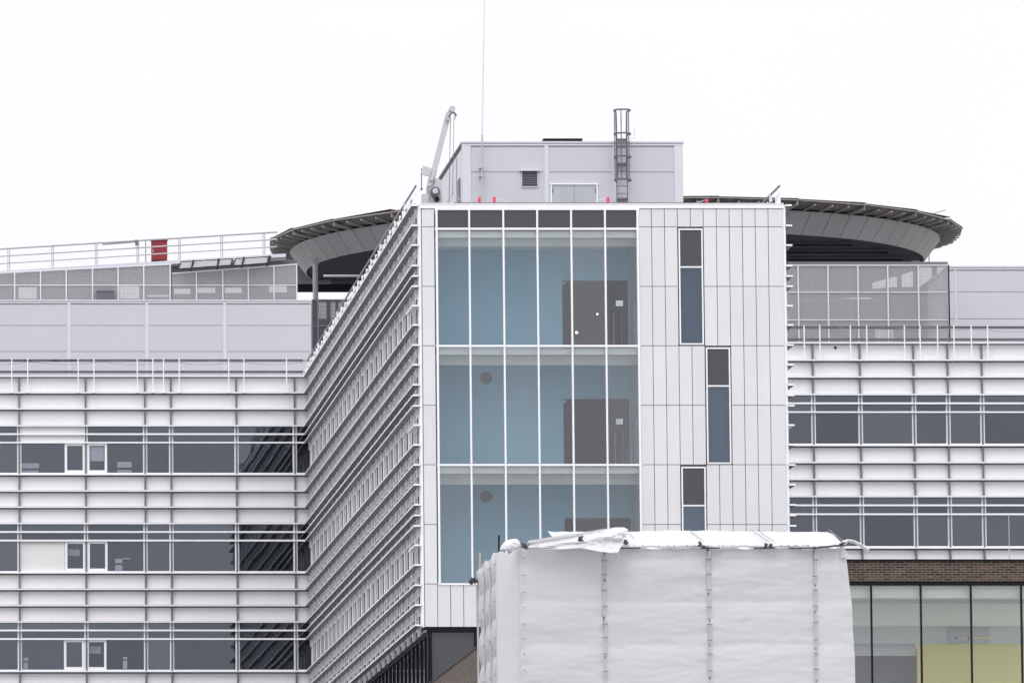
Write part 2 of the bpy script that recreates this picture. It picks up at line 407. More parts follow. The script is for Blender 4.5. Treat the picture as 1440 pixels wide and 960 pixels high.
# tall narrow windows
for wa, wb, t_, b_, m_, nm in WIN:
    x0, x1 = xs[wa]+.03, xs[wb]-.03
    x1 = min(x1, x0+.86); z1, z0, zm = Z(t_, YT), Z(b_, YT), Z(m_, YT)
    f_ = MB().box(x0, x0+.05, YT-.03, YT+.14, z0, z1).box(x1-.05, x1, YT-.03, YT+.14, z0, z1)
    f_.box(x0, x1, YT-.02, YT+.13, z1-.05, z1+.002).box(x0, x1, YT-.02, YT+.13, z0-.002, z0+.05).box(x0, x1, YT-.02, YT+.13, zm-.025, zm+.025)
    wo_ = f_.build('window', 'trim', T)
    MB().box(x0+.05, x1-.05, YT+.03, YT+.05, zm+.025, z1-.05).build('pane', 'spandrel', wo_)
    MB().box(x0+.05, x1-.05, YT+.03, YT+.05, z0+.05, zm-.025).build('pane', 'blueglass', wo_)
    MB().box(x0+.01, x1-.01, YT+.36, YT+.40, z0, z1).build('window_backing', 'bulk', wo_)
# side walls: pale upright panels in front of dark glazing
def side(xw, sgn, y1):
    MB().box(xw-.014*sgn, xw-.24*sgn, YT+.2, y1, ZBOT, ZTOP-.02).build('side_glazing', 'slot', T)
    m_ = MB(); y = YT+.16; k = 0
    while y < y1-1:
        for a, b in ((0, .56), (.74, 1.22), (1.86, 2.34)):
            m_.box(xw, xw-.013*sgn, y+a, min(y+b, y1), ZBOT, ZTOP-.06)
        y += 2.5; k += 1
    m_.build('side_cladding', 'side', T)
side(XL, -1, YL); side(XRt, 1, YR)
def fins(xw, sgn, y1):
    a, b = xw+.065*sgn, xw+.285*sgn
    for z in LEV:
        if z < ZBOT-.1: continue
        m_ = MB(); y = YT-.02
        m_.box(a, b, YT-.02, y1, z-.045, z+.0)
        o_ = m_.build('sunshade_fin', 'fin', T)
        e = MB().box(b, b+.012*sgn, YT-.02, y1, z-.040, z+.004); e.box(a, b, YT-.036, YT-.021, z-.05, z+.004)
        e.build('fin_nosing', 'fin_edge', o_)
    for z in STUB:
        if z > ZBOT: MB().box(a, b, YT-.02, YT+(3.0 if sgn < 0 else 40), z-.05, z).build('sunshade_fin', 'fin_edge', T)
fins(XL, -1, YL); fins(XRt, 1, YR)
# brackets: nearest hundred as parts, the rest as one
far = MB(); n = 0; pos = []
for i in range(25):
    for z in LEV:
        if z > ZBOT: pos.append((YT+.9+2.5*i, z))
for y, z in pos:
    if y > YL-.3: continue
    tgt = MB() if n < 100 else far
    tgt.box(XL-.13, XL-.005, y-.05, y+.05, z-.27, z-.05)
    tgt.box(XL-.10, XL-.005, y+.05, y+.45, z-.24, z-.20)
    tgt.box(XL-.10, XL-.005, y+.45, y+.50, z-.34, z-.14)
    if n < 100: tgt.build('fin_bracket', 'fin_edge', T)
    n += 1
far.build('fin_brackets', 'fin_edge', T)['kind'] = 'stuff'
far = MB()
for i in range(25):
    y = YT+.3+2.5*i
    if y < YL-.6:
        MB().tube((XL-.05, y, ZBOT), (XL-.05, y, ZTOP), .022, 8).build('fin_post', 'fin_edge', T)
        MB().tube((XL-.04, y+.30, ZBOT), (XL-.04, y+.30, ZTOP-.1), .016, 8).build('shade_rail', 'mullion', T)
for y in (YT+.3, YT+5.3): MB().tube((XRt+.075, y, ZBOT), (XRt+.075, y, ZTOP), .03, 8).build('fin_post', 'fin_edge', T)
# light rod just under every second band
far = MB()
for z in [q for q in LEV if q > ZBOT+.4]:
    far.tube((XL-.05, YT+.2, z-.33), (XL-.05, YL, z-.33), .014, 5)
far.build('cable_rod', 'fin_edge', T)
# glazed base
zb1, zb0 = ZBOT-.0, Z(888, YT)
b_ = MB().box(X(597.5, YT), XRt, YT+.02, YT+.3, zb0, zb1-.01)
b_.box(X(597.5, YT), X(603.5, YT), YT+.0, YT+.32, 0, zb0)
for q in (664.5, 735, 805, 875, 945, 1015, 1090): b_.box(X(q, YT)-.03, X(q, YT)+.04, YT+.05, YT+.28, 0, zb0)
y = YT+1.5; XS = X(597.5, YT)
while y < YL:
    b_.box(XS, XS+.12, y, y+.14, 0, zb0-.05); y += 1.9
b_.box(XS-.0, XS+.2, YT+.33, YL, zb0-.1, zb1-.01)
B = b_.build('base_frame', 'black', T)
MB().box(X(603.5, YT), XRt-.05, YT+.16, YT+.18, 0, zb0).build('base_glass', 'spandrel', B)
MB().box(XS+.06, XS+.08, YT+.35, YL, 0, zb0).build('base_glass', 'spandrel', B)
MB().box(XS-.12, XS-.03, YT+.0, YL, zb1-.20, zb1-.1).box(XL+.02, XL+.1, YT+.2, YL, ZBOT-.02, ZBOT-.001).build('base_trim', 'mullion', T)

# ---- guardrails on the tower's roof edges
def guard(name, label, x, sgn, y1):
    G = thing(name, label, 'guardrail', (x, YT, ZTOP+.03), 'guardrails along the tower roof edges')
    m_ = MB(); y = YT+.1; i = 0
    while y < y1:
        p_ = MB()
        h = .60+random.uniform(-.14, .08)
        p_.box(x-.05, x+.03, y, y+.13, ZTOP+.031, ZTOP+h)
        p_.box(x-.09, x-.05, y, y+.13, ZTOP+.031, ZTOP+h*.4)
        p_.box(x-.08, x-.03, y+.55, y+.68, ZTOP+.031, ZTOP+h*.72).bar((x-.03, y+.06, ZTOP+h*.5), (x-.05, y+.6, ZTOP+h*.5), .04, .05)
        p_.build('post', 'trim', G); y += 2.45; i += 1
    MB().bar((x, YT+.1, ZTOP+.66), (x, y1, ZTOP+.66), .05, .06).build('top_rail', 'mullion', G)
    MB().bar((x, YT+.1, ZTOP+.36), (x, y1, ZTOP+.36), .03, .03).build('middle_rail', 'mullion', G)
guard('roof_guardrail', 'white post guardrail on the left roof edge of the tall block, beside the crane', XL-.12, -1, YL)
guard('roof_guardrail', 'short white guardrail on the right roof corner of the tall block, before the round deck', XRt-.12, 1, YT+11)

# ================================================================== WINGS
def wing(name, label, Y, xpx, x_from, x_to, zlow, z_off, side_):
    """xpx: pixel columns of the mullions"""
    x0, x1 = x_from, x_to
    Wg = thing(name, label, 'building', ((x0+x1)/2, Y, 0))
    xm = [X(v, Y, 620) for v in xpx]; cols = [x0]+xm+[x1]; cols.sort()
    top = ZTOP+z_off
    lv = [z+z_off for z in LEV]
    glz = []                                  # (top of glazing, sill)
    tops = [31.14+EYE]+[s-2.12 for s in SILL]
    for k, s in enumerate(SILL):
        glz.append((tops[k], s))
    glz = [(a+z_off, b+z_off) for a, b in glz]
    # carcass: floors and back wall, leaving the rooms behind the glass hollow
    c_ = MB(); prev = top
    for a, b in glz:
        c_.box(x0, x1, Y+.12, Y+6, a+.02, prev-.02 if prev == top else prev-.06); prev = b
    c_.box(x0, x1, Y+.12, Y+6, 0, prev-.06); c_.box(x0, x1, Y+6.01, Y+16, 0, top-.4)
    c_.build('wall', 'joint', Wg)
    MB().box(x0, x1, Y+5.7, Y+6, glz[-1][1]-.05, glz[0][0]+.01).build('interior_wall', 'room_dark', Wg)
    MB().box(x0, x1, Y+.5, Y+16, top-.02, top+.06).build('roof', 'roof', Wg)
    # cladding rows
    rows_ = []
    bounds = sorted(lv+[zlow], reverse=True)
    for a, b in zip(bounds, bounds[1:]):
        mid = (a+b)/2
        if any(t > mid > s for t, s in glz): continue
        if a-b < .2: continue
        rows_.append((a, b))
    for a, b in rows_:
        for i in range(len(cols)-1):
            if cols[i+1]-cols[i] < .1: continue
            MB().quadbox([(cols[i]+.012, Y+.045, b+.03), (cols[i+1]-.012, Y+.045, b+.03), (cols[i+1]-.012, Y+.075, a-.105), (cols[i]+.012, Y+.075, a-.105)], (0, .03, 0)).build('cladding_panel', 'wing', Wg)
    # horizontal shades
    for z in lv:
        inside = any(t-.2 > z > s+.2 for t, s in glz)
        d = .09 if inside else .12
        m_ = MB().box(x0, x1, Y-d, Y+.04, z-(.045 if inside else .035), z)
        m_.box(x0, x1, Y-d-.02, Y-d-.001, z-.05, z+.006)
        m_.build('sunshade', 'trim', Wg)
    # mullions
    for x in xm:
        m_ = MB().box(x-.036, x+.036, Y-.08, Y+.07, zlow, top-.06)
        m_.build('mullion', 'mullion', Wg)
    # windows
    out = {}
    for k, (t, s) in enumerate(glz):
        for i in range(len(cols)-1):
            a, b = cols[i]+.045, cols[i+1]-.045
            if b-a < .2: continue
            f_ = MB().box(a-.012, a+.045, Y-.02, Y+.1, s, t-.01).box(b-.045, b+.012, Y-.02, Y+.1, s, t-.01)
            f_.box(a, b, Y-.06, Y+.1, s-.05, s+.055)
            for o_ in (.36, .73): f_.box(a+.045, b-.045, Y-.015, Y+.09, t-o_-.03, t-o_+.02)
            wn = f_.build('window', 'trim', Wg); out[(k, i)] = (wn, a, b, s, t)
            zz = [s+.055, t-.76, t-.71, t-.39, t-.34, t-.01]
            for q in range(3):
                MB().box(a+.045, b-.045, Y+.05, Y+.062, zz[2*q], zz[2*q+1]).build('pane', 'glass_dark', wn)
    return Wg, cols, out, glz
LPX = [27, 120.5, 204, 240.5, 332.5, 414.5]
WL, lcols, lwin, lglz = wing('hospital_wing', 'long white banded wing left of the tall block with dark ribbon windows', YL, LPX, X(-160, YL), XL+.05, Z(1100, YL), 0.0, -1)
RPX = [1144.3, 1210.5, 1286, 1334, 1382]
WR, rcols, rwin, rglz = wing('hospital_wing', 'white banded wing right of the tall block, above the brick building', YR, RPX, XRt-.05, X(1600, YR), Z(900, YR), 0.0, 1)
# opening casements, blinds and things behind the left wing's windows
def casement(k, i, px0, px1):
    wn, a, b, s, t = lwin[(k, i)]
    ORG[0] = WL.location.copy()
    x0, x1 = X(px0, YL, 640), X(px1, YL, 640)
    z1 = t-.76
    m_ = MB().box(x0, x0+.10, YL-.03, YL+.04, s+.06, z1).box(x1-.10, x1, YL-.03, YL+.04, s+.06, z1)
    m_.box(x0+.1, x1-.1, YL-.03, YL+.04, z1-.12, z1).box(x0+.1, x1-.1, YL-.03, YL+.04, s+.06, s+.17)
    m_.build('casement_frame', 'trim', wn)
def infill(k, i, px0, px1, z0, z1):
    wn, a, b, s, t = lwin[(k, i)]; ORG[0] = WL.location.copy()
    MB().box(max(a+.05, X(px0, YL, 640)), min(b-.05, X(px1, YL, 640)), YL+.015, YL+.045, z0(s, t), z1(s, t)).build('infill_panel', 'cream', wn)
def inside(k, i, name, px0, px1, py0, py1, dy=.3, m='cream', th=.05):
    wn = lwin[(k, i)][0]; ORG[0] = WL.location.copy()
    p, q = at(px0, py0, YL+dy), at(px1, py1, YL+dy)
    MB().box(p.x, q.x, YL+dy, YL+dy+th, q.z, p.z).build(name, m, wn)
for k, dx in ((0, 0), (1, 0), (2, -2)):
    casement(k, 1, 91+dx, 119.5+dx); casement(k, 2, 122.5+dx, 150.5+dx)
infill(0, 1, 20, 130, lambda s, t: t-.34, lambda s, t: t-.02); infill(0, 1, 20, 130, lambda s, t: t-.71, lambda s, t: t-.39)
inside(0, 2, 'blind', 127, 146, 628, 648, .12); inside(0, 1, 'monitor', 30, 55, 651, 658); inside(0, 1, 'monitor', 30, 54, 661, 665)
inside(0, 2, 'shelf', 165, 185, 649, 657); inside(0, 2, 'shelf', 165, 185, 660.5, 664)
infill(1, 1, 20, 90.5, lambda s, t: s+.06, lambda s, t: t-.76)
inside(1, 2, 'shelf', 162, 172, 785, 791); inside(1, 2, 'shelf', 172, 184, 784, 785.5); inside(1, 2, 'shelf', 162, 172, 794, 802)
inside(2, 1, 'shelf', 33, 40, 924, 928); inside(2, 1, 'shelf', 33, 39, 931, 945); inside(2, 2, 'shelf', 173, 179, 923, 926); inside(2, 2, 'shelf', 173, 179, 928, 940)
inside(1, 1, 'blind', 96, 112, 772, 781, .4, 'bulk'); inside(2, 2, 'blind', 125, 142, 908, 918, .4, 'bulk')

ORG[0] = WR.location.copy(); p = at(1175, 488.5, YR)
MB().tube((p.x, YR+.02, p.z), (p.x, YR+.08, p.z), .055, 14).build('vent_hole', 'black', WR)
# roof edge railings of the wings
def roof_rail(label, Y, posts, r1, r2, ybot, x0, x1):
    G = thing('roof_railing', label, 'railing', (x0, Y, Z(r1, Y)-1), 'railings on the wing roof edges')
    for p in posts:
        a = at(p, r1-1.5, Y-.30); 
        MB().box(a.x-.021, a.x+.021, Y-.25, Y-.20, Z(ybot, Y), a.z).box(a.x-.05, a.x+.05, Y-.26, Y+.3, Z(ybot, Y)-.02, Z(ybot, Y)+.02).build('post', 'trim', G)
    for r in (r1, r2):
        z = Z(r, Y)
        MB().box(x0, x1, Y+.2, Y+.24, z-.09, z-.01).box(x0, x1, Y+.17, Y+.201, z-.012, z+.02).build('rail', 'mullion', G)
        # cable tray clutter along the rail
    m_ = MB()
    for i in range(16):
        x = random.uniform(x0, x1); l = random.uniform(.2, .9)
        m_.box(x, x+l, Y+.1, Y+.16, Z(r1, Y)-.05-random.random()*.05, Z(r1, Y)-.03)
    m_.path([(x0+(x1-x0)*i/60, Y+.12, Z(r1, Y)-.10-.12*abs(math.sin(i*.31))) for i in range(61)], .008, 4)
    m_.build('lightning_cable', 'joint', G)
roof_rail('railing of slim white posts on the left wing roof edge', YL, [-8, 16.5, 39, 110, 132, 193, 215, 230, 252, 321.6, 343, 403], 505, 521, 552, X(-150, YL), XL-.3)
roof_rail('railing of slim white posts on the right wing roof edge', YR, [1131, 1153, 1196, 1219, 1272, 1294, 1318.5, 1341.6, 1366, 1389, 1450], 458.5, 475.5, 507, XRt+.05, X(1590, YR))

# ================================================================== ROOF PLANT ROOMS
def plant_room(label, Y, px0, px1, pytop, zb, depth, vj, hj, name='roof_plant_room', pil=5, ends=(10, 10)):
    P_ = thing(name, label, 'plant room', ((X(px0, Y)+X(px1, Y))/2, Y, zb))
    x0, x1 = X(px0, Y), X(px1, Y); zt = Z(pytop, Y)
    MB().box(x0, x1, Y, Y+depth, zb, zt-.06).build('wall', 'lilac', P_)
    m_ = MB().box(x0-.04, x1+.04, Y-.05, Y+depth+.04, zt-.06, zt+.0).box(x0-.02, x1+.02, Y-.03, Y-.001, zt-.16, zt-.10)
    m_.build('roof_edge', 'lilac_trim', P_)
    j = MB()
    for v in hj: j.box(x0+.02, x1-.02, Y-.003, Y+.01, Z(v, Y)-.012, Z(v, Y)+.012)
    j.box(x0+.02, x1-.02, Y-.003, Y+.01, zt-.20, zt-.16)
    j.build('panel_joint', 'joint', P_)
    for v in vj:
        x = X(v, Y); d = pil/2*Y/F
        MB().box(x-d, x+d, Y-.04, Y-.004, zb, zt-.165).box(x-d-.035, x-d-.001, Y-.012, Y-.003, zb, zt-.2).box(x+d+.001, x+d+.035, Y-.012, Y-.003, zb, zt-.2).build('cover_strip', 'lilac_trim', P_)
    return P_, x0, x1, zt
YP = 283.0
P1, px0_, px1_, pzt = plant_room('pale lilac plant room on top of the tall block with louvre and double door', YP, 652, 963, 199, ZTOP-.45, 10.5, [770.5, 867.5], [242, 286])
ORG[0] = P1.location.copy()
MB().box(X(652.2, YP), X(664, YP), YP-.03, YP-.004, ZTOP-.45, pzt-.165).build('corner_trim', 'lilac_trim', P1)
MB().box(X(951, YP), X(962.7, YP), YP-.03, YP-.004, ZTOP-.45, pzt-.165).build('corner_trim', 'lilac_trim', P1)
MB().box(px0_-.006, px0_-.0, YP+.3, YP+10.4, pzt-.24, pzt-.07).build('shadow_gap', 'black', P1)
# side door in the left wall
MB().box(px0_-.03, px0_-.0, YP+.9, YP+1.9, ZTOP-.4, Z(246, YP)).build('side_door', 'louvre', P1)
# louvre
lx0, lx1, lz1, lz0 = X(736, YP), X(757.5, YP), Z(241, YP), Z(262.5, YP)
L_ = MB().box(lx0-.08, lx1+.08, YP-.16, YP-.005, lz1, lz1+.05).box(lx0-.03, lx0, YP-.05, YP-.005, lz0, lz1).box(lx1, lx1+.03, YP-.05, YP-.005, lz0, lz1).box(lx0, lx1, YP-.05, YP-.005, lz0-.03, lz0).build('louvre_frame', 'lilac_trim', P1)
m_ = MB().box(lx0, lx1, YP-.012, YP-.004, lz0, lz1)
for i in range(8):
    z = lz0+(i+.2)*(lz1-lz0)/8
    m_.quadbox([(lx0, YP-.05, z), (lx1, YP-.05, z), (lx1, YP-.02, z+.05), (lx0, YP-.02, z+.05)], (0, .006, .006))
m_.build('louvre_blades', 'louvre', L_)
m_ = MB()
for i in range(8):
    z = lz0+(i+.2)*(lz1-lz0)/8
    m_.box(lx0, lx1, YP-.056, YP-.0505, z-.008, z+.014)
m_.build('blade_edges', 'mullion', L_)
# double door
dx0, dx1, dz1 = X(778, YP), X(840.5, YP), Z(260, YP); dm = (dx0+dx1)/2
D_ = MB().box(dx0-.05, dx0, YP-.05, YP-.005, ZTOP-.45, dz1).box(dx1, dx1+.05, YP-.05, YP-.005, ZTOP-.45, dz1).box(dx0-.08, dx1+.08, YP-.07, YP-.005, dz1, dz1+.04).build('door_frame', 'trim', P1)
MB().box(dx0+.005, dm-.008, YP-.03, YP-.005, ZTOP-.45, dz1-.01).build('door', 'door', D_)
MB().box(dm+.008, dx1-.005, YP-.03, YP-.005, ZTOP-.45, dz1-.01).build('door', 'door', D_)
m_ = MB()
for x in (dx0+.02, dx1-.02):
    for v in (266, 270): m_.box(x-.02, x+.02, YP-.045, YP-.031, Z(v, YP)-.04, Z(v, YP)+.04)
m_.build('hinge', 'cage', D_)
MB().box(dm-.012, dm+.012, YP-.028, YP-.004, ZTOP-.45, dz1-.02).build('door_gap', 'joint', D_)
# black roof hatch on it
H = at(792, 198, YP+1.5)
at_origin(); ORG[0] = Vector((H.x, YP+1.5, pzt))
tag(MB().box(X(765, YP+1.5), X(820, YP+1.5), YP+1, YP+2.6, pzt+.07, pzt+.24).box(X(769, YP+1.5), X(816, YP+1.5), YP+1.1, YP+2.5, pzt, pzt+.07).build('roof_hatch', 'black'), 'low flat black hatch lying on the plant room roof', 'hatch')
# wing plant rooms
YPL = 345.0; YPR = 333.0
plant_room('long lilac clad plant storey on the left wing roof, below the mesh screen', YPL, -170, 437.5, 421.5, ZTOP-.1, 6.5, [97, 206.5, 316], [457.5, 494], pil=4)
plant_room('lilac clad plant storey on the right wing roof, right of the mesh screen', YPR, 1335, 1600, 374, ZTOP-.1, 8, [1344.5], [410.5, 448], pil=1.5)

# ---- mesh screens
def screen(label, Y, pts, posts, rails, zb, m, px0, px1, ytop, cat='mesh screen', pm='lilac_trim'):
    G = thing('mesh_screen', label, cat, (X(px0, Y), Y, zb))
    (a0, a1) = ytop
    def yt(p): return a0+(a1-a0)*(p-px0)/(px1-px0)
    brk = sorted(set([px0]+[p for p in posts if px0 < p < px1]+[px1]))
    for a, b in zip(brk, brk[1:]):
        ta, tb = at(a, yt(a), Y), at(b, yt(b), Y)
        MB().quadbox([(ta.x+.01, Y, zb), (tb.x-.01, Y, zb), (tb.x-.01, Y, tb.z), (ta.x+.01, Y, ta.z)], (0, .012, 0)).build('perforated_panel', m, G)
    for p in posts:
        t_ = at(p, yt(p), Y)
        MB().box(t_.x-.028, t_.x+.028, Y-.06, Y-.01, zb, t_.z-.01).build('post', pm, G)
    r_ = MB()
    for v in rails:
        r_.box(X(px0, Y), X(px1, Y), Y-.04, Y-.012, Z(v, Y)-.02, Z(v, Y)+.02)
    r_.bar(at(px0, yt(px0), Y-.02), at(px1, yt(px1), Y-.02), .06, .05)
    r_.build('rail', pm, G)
    return G
YS = 352.5; zS = Z(428, YS)
screen('perforated grey mesh screen under the ramp, left of the red cabinet', YS, None, [-15, 20.5, 57, 93, 130, 166, 202, 239], [401], zS, 'screen', -60, 241, (386.5, 371.5))
p, q = at(136.5, 410, YS-.3), at(160, 421.4, YS-.3); ORG[0] = Vector((p.x, YS-.3, zS))
tag(MB().box(p.x, q.x, YS-.3, YS-.1, zS, p.z).box(p.x-.03, q.x+.03, YS-.34, YS-.09, p.z+.001, p.z+.05).build('vent_box', 'louvre'), 'small dark louvred box in front of the left roof mesh screen', 'vent')
screen('darker mesh screen under the tilted panels beside the round deck', YS+.05, None, [276, 313, 349, 385, 417], [401], zS, 'screen', 242, 418, (384.5, 371.5))
YS2 = 330.5
screen('tall perforated mesh screen on the right wing roof, under the round deck', YS2, None, [1122, 1164, 1206, 1248, 1291, 1333], [411, 450], ZTOP-.05, 'screen', 1100, 1333.5, (373, 373))
MB().box(X(1333.8, YS2)+.0, X(1335, YS2)+.02, YS2-.1, YS2+.1, ZTOP-.05, Z(373, YS2)).build('end_post', 'black', bpy.data.objects[[o.name for o in bpy.data.objects if o.get('label', '').startswith('tall perforated')][0]])
screen('dark perforated mesh screen between the left plant storey and the tall block', YS+1, None, [438.5, 447, 482, 517], [458], ZTOP-.1, 'screen_dark', 438, 560, (421.5, 421.5), pm='mullion')
# equipment walls behind the screens, with open gaps to the sky
def gap_wall(label, Y, px0, px1, py0, py1, holes, m='lilac', depth=.2):
    """holes: (x0, x1, top-left, top-right, bottom-left, bottom-right) left to right, not overlapping"""
    G = thing('equipment_wall', label, 'wall', (X(px0, Y), Y, Z(py1, Y)), 'equipment walls behind the mesh screens')
    x = px0; m_ = MB()
    y0a, y0b = py0 if isinstance(py0, tuple) else (py0, py0)
    def tp(p): return y0a+(y0b-y0a)*(p-px0)/(px1-px0)
    def q(a, b, ta, tb, ba, bb): m_.quadbox([at(a, ba, Y), at(b, bb, Y), at(b, tb, Y), at(a, ta, Y)], (0, depth, 0))
    for h in holes:
        if h[0] > x+.1: q(x, h[0], tp(x), tp(h[0]), py1, py1)
        q(h[0], h[1], tp(h[0]), tp(h[1]), h[2], h[3]); q(h[0], h[1], h[4], h[5], py1, py1); x = h[1]
    q(x, px1, tp(x), tp(px1), py1, py1)
    m_.build('panel', m, G)
gap_wall('grey frame wall behind the left mesh screen with bright gaps', YS+4, -60, 418, (389, 365), 430,
  [(26, 52, 403, 403, 420, 420), (168, 196, 400, 400, 420, 420), (206, 238, 414, 414, 417, 417), (245, 268, 405, 405, 413, 413), (277, 303, 404, 404, 412, 412), (316, 340, 404, 404, 412, 412), (378, 404, 401, 401, 411, 411)], 'frame_wall')
gap_wall('dark frame wall behind the right mesh screen with slanted bright gaps', YS2+9, 1108, 1333, 368, 484,
  [(1150, 1190, 419, 418.8, 420, 420), (1190, 1226, 418.5, 417.5, 420.5, 420.5), (1227, 1247, 397, 391.5, 405.5, 404.5), (1249, 1262, 391, 388, 404.5, 403.5), (1268, 1285, 386, 380, 403.5, 403), (1293, 1311, 375, 374.5, 403.5, 390), (1318, 1332, 374.5, 374, 386, 376)], 'frame_wall')
at_origin()
gap_wall('dark frame wall behind the mesh screen beside the tall block with upright bright gaps', YS+5, 438, 560, 421.5, 530, [(446.5, 459.5, 424, 424, 448, 448), (465, 472, 424, 424, 448, 448), (476, 492, 424, 424, 448, 448)], 'frame_wall')
at_origin()
# pale air handling units seen through the right screen
for i, (a, b, c_, d_) in enumerate([(1235, 1248, 462, 480), (1253, 1257, 462, 480)]):
    p, q = at(a, c_, YS2+3), at(b, d_, YS2+3); ORG[0] = Vector((p.x, YS2+3, ZTOP))
    u = MB().box(p.x, q.x, YS2+3, YS2+4, ZTOP, p.z).box(p.x-.03, q.x+.03, YS2+2.97, YS2+4.03, p.z+.001, p.z+.05).build('roof_unit', 'trim')
    tag(u, ['squat white roof unit standing behind the right mesh screen', 'slim white roof unit standing behind the right mesh screen'][i], 'roof unit', 'white units behind the right screen')

# ================================================================== HELIDECK
YC = 365.0
dc = at(863, 347, YC); ztp = dc.z; zbt = Z(376, YC); RT = 458*YC/F; RB = 436*YC/F; tilt = .0098
def dk(a, r, z, rel=False):
    x = math.cos(a)*r; return Vector((dc.x+x, YC+math.sin(a)*r, z+x*tilt))
HD = thing('helideck', 'round dark grey helicopter deck with a sagging safety net, behind the tall block', 'helideck', (dc.x, YC, Z(440, YC)))
NS = 78; m_ = MB()
for i in range(NS):
    a0 = 2*math.pi*i/NS+.0012; a1 = 2*math.pi*(i+1)/NS-.0012
    m_.quadbox([dk(a0, RB, zbt), dk(a1, RB, zbt), dk(a1, RT, ztp), dk(a0, RT, ztp)], (dk((a0+a1)/2, 1, 0)-dk((a0+a1)/2, 1.05, 0)))
m_.build('skirt', 'deck_skirt', HD)
def ring(mb, r0, r1, z0, z1, n=96):
    vs = []; 
    for i in range(n):
        a = 2*math.pi*i/n; vs += [dk(a, r0, z0), dk(a, r1, z0), dk(a, r1, z1), dk(a, r0, z1)]
    fs = []
    for i in range(n):
        j = (i+1) % n
        for k in range(4): fs.append((i*4+k, j*4+k, j*4+(k+1) % 4, i*4+(k+1) % 4))
    mb.add(vs, fs)
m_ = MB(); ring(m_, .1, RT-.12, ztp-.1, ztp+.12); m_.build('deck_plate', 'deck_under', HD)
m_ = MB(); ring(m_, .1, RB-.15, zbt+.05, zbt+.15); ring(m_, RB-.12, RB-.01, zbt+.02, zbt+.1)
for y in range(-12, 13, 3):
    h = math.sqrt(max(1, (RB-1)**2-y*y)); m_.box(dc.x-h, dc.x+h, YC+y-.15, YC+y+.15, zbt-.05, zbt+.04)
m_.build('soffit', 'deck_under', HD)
p, q = at(419, 400, YC+10), at(1240, 410, YC+10)
MB().box(X(417, YC+5), X(620, YC), YC+5, YC+5.3, Z(410, YC+5), Z(399, YC+5)).build('substructure', 'deck_under', HD)
MB().box(X(417, YC+4.5), X(475, YC), YC+4.5, YC+4.9, Z(400, YC+5), Z(372, YC+5)).build('side_panel', 'deck_skirt', HD)

for v in (442, 1284):
    x = X(v, YC-2.0); MB().tube((x, YC-3, ZTOP-.2), (x, YC-3, zbt-.1), .125, 16).box(x-.18, x+.18, YC-3.2, YC-2.8, zbt-.14, zbt-.05).build('column', 'steel', HD)
MB().tube(at(455, 388, YC-8), at(560, 388, YC-8), .06, 8).build('drain_pipe', 'steel', HD)
MB().path([at(1296, 355, YC), at(1306.5, 356, YC), at(1306.5, 369, YC), at(1299, 369, YC)], .025, 6).build('drain_pipe', 'steel', HD)
# sagging safety net on struts, outer edge made of straight bays
NB = 26; RN = 488*YC/F; zn = ztp+.33
m_ = MB(); mf = MB(); ms = []; edge = MB()
for i in range(NB):
    a0 = 2*math.pi*(i+.3)/NB; a1 = 2*math.pi*(i+1.3)/NB
    e0, e1 = dk(a0, RN, zn), dk(a1, RN, zn); i0, i1 = dk(a0, RT-.1, ztp+.10), dk(a1, RT-.1, ztp+.10)
    nn = 6; vs = []; fs = []
    for u in range(nn+1):
        for v in range(5):
            uu, vv = u/nn, v/4
            pt = (i0*(1-uu)+i1*uu)*(1-vv)+(e0*(1-uu)+e1*uu)*vv
            pt.z -= .10*math.sin(math.pi*vv)*math.sin(math.pi*min(max(uu, .05), .95))+.03*fbm(uu*3+i, vv*3)
            vs.append(pt)
    for u in range(nn):
        for v in range(4): fs.append((u*5+v, u*5+v+1, u*5+v+6, u*5+v+5))
    n0 = len(vs); vs += [v+Vector((0, 0, .035)) for v in vs]; fs += [tuple(k+n0 for k in f)[::-1] for f in fs]
    m_.add(vs, fs)
    # struts below, each reaching a little past the edge
    for t_ in (0, .25, .5, .75):
        a = a0+(a1-a0)*t_
        s0, s1 = dk(a, RT-.6, ztp-.10), dk(a, RN-.05, zn-.13)
        b_ = MB().bar(s0, s1, .10 if t_ == 0 else .05, .12 if t_ == 0 else .07)
        if t_ == 0: b_.bar(s1, s1+Vector((0, 0, .16)), .06, .06)
        ms.append((b_, math.sin(a)))
    edge.bar(e0+Vector((0, 0, .03)), e1+Vector((0, 0, .03)), .04, .04)
    # ragged upper mesh lip on the outer edge
    k0 = dk(a0, RN+.05, zn+.05); k1 = dk(a1, RN+.05, zn+.05+.10*random.uniform(.2, 1))
    mf.quadbox([k0, k1, k1+(i1-e1)*.5+Vector((0, 0, .10)), k0+(i0-e0)*.5+Vector((0, 0, .16))], (0, 0, .03))
m_.build('safety_net', 'net', HD)
mf.build('net_lip', 'rust', HD)
edge.build('edge_rail', 'steel', HD)
ms.sort(key=lambda s: s[1])
for b_, _ in ms[:100]: b_.build('net_strut', 'netframe', HD)
rest = MB()
for b_, _ in ms[100:]: rest.add(b_.v, b_.f)
if rest.v: rest.build('net_struts', 'netframe', HD)['kind'] = 'stuff'
p = at(1306, 302, YC); q = at(1330, 295, YC)
MB().tube(p, q, .03, 6).build('loose_rod', 'steel', HD)

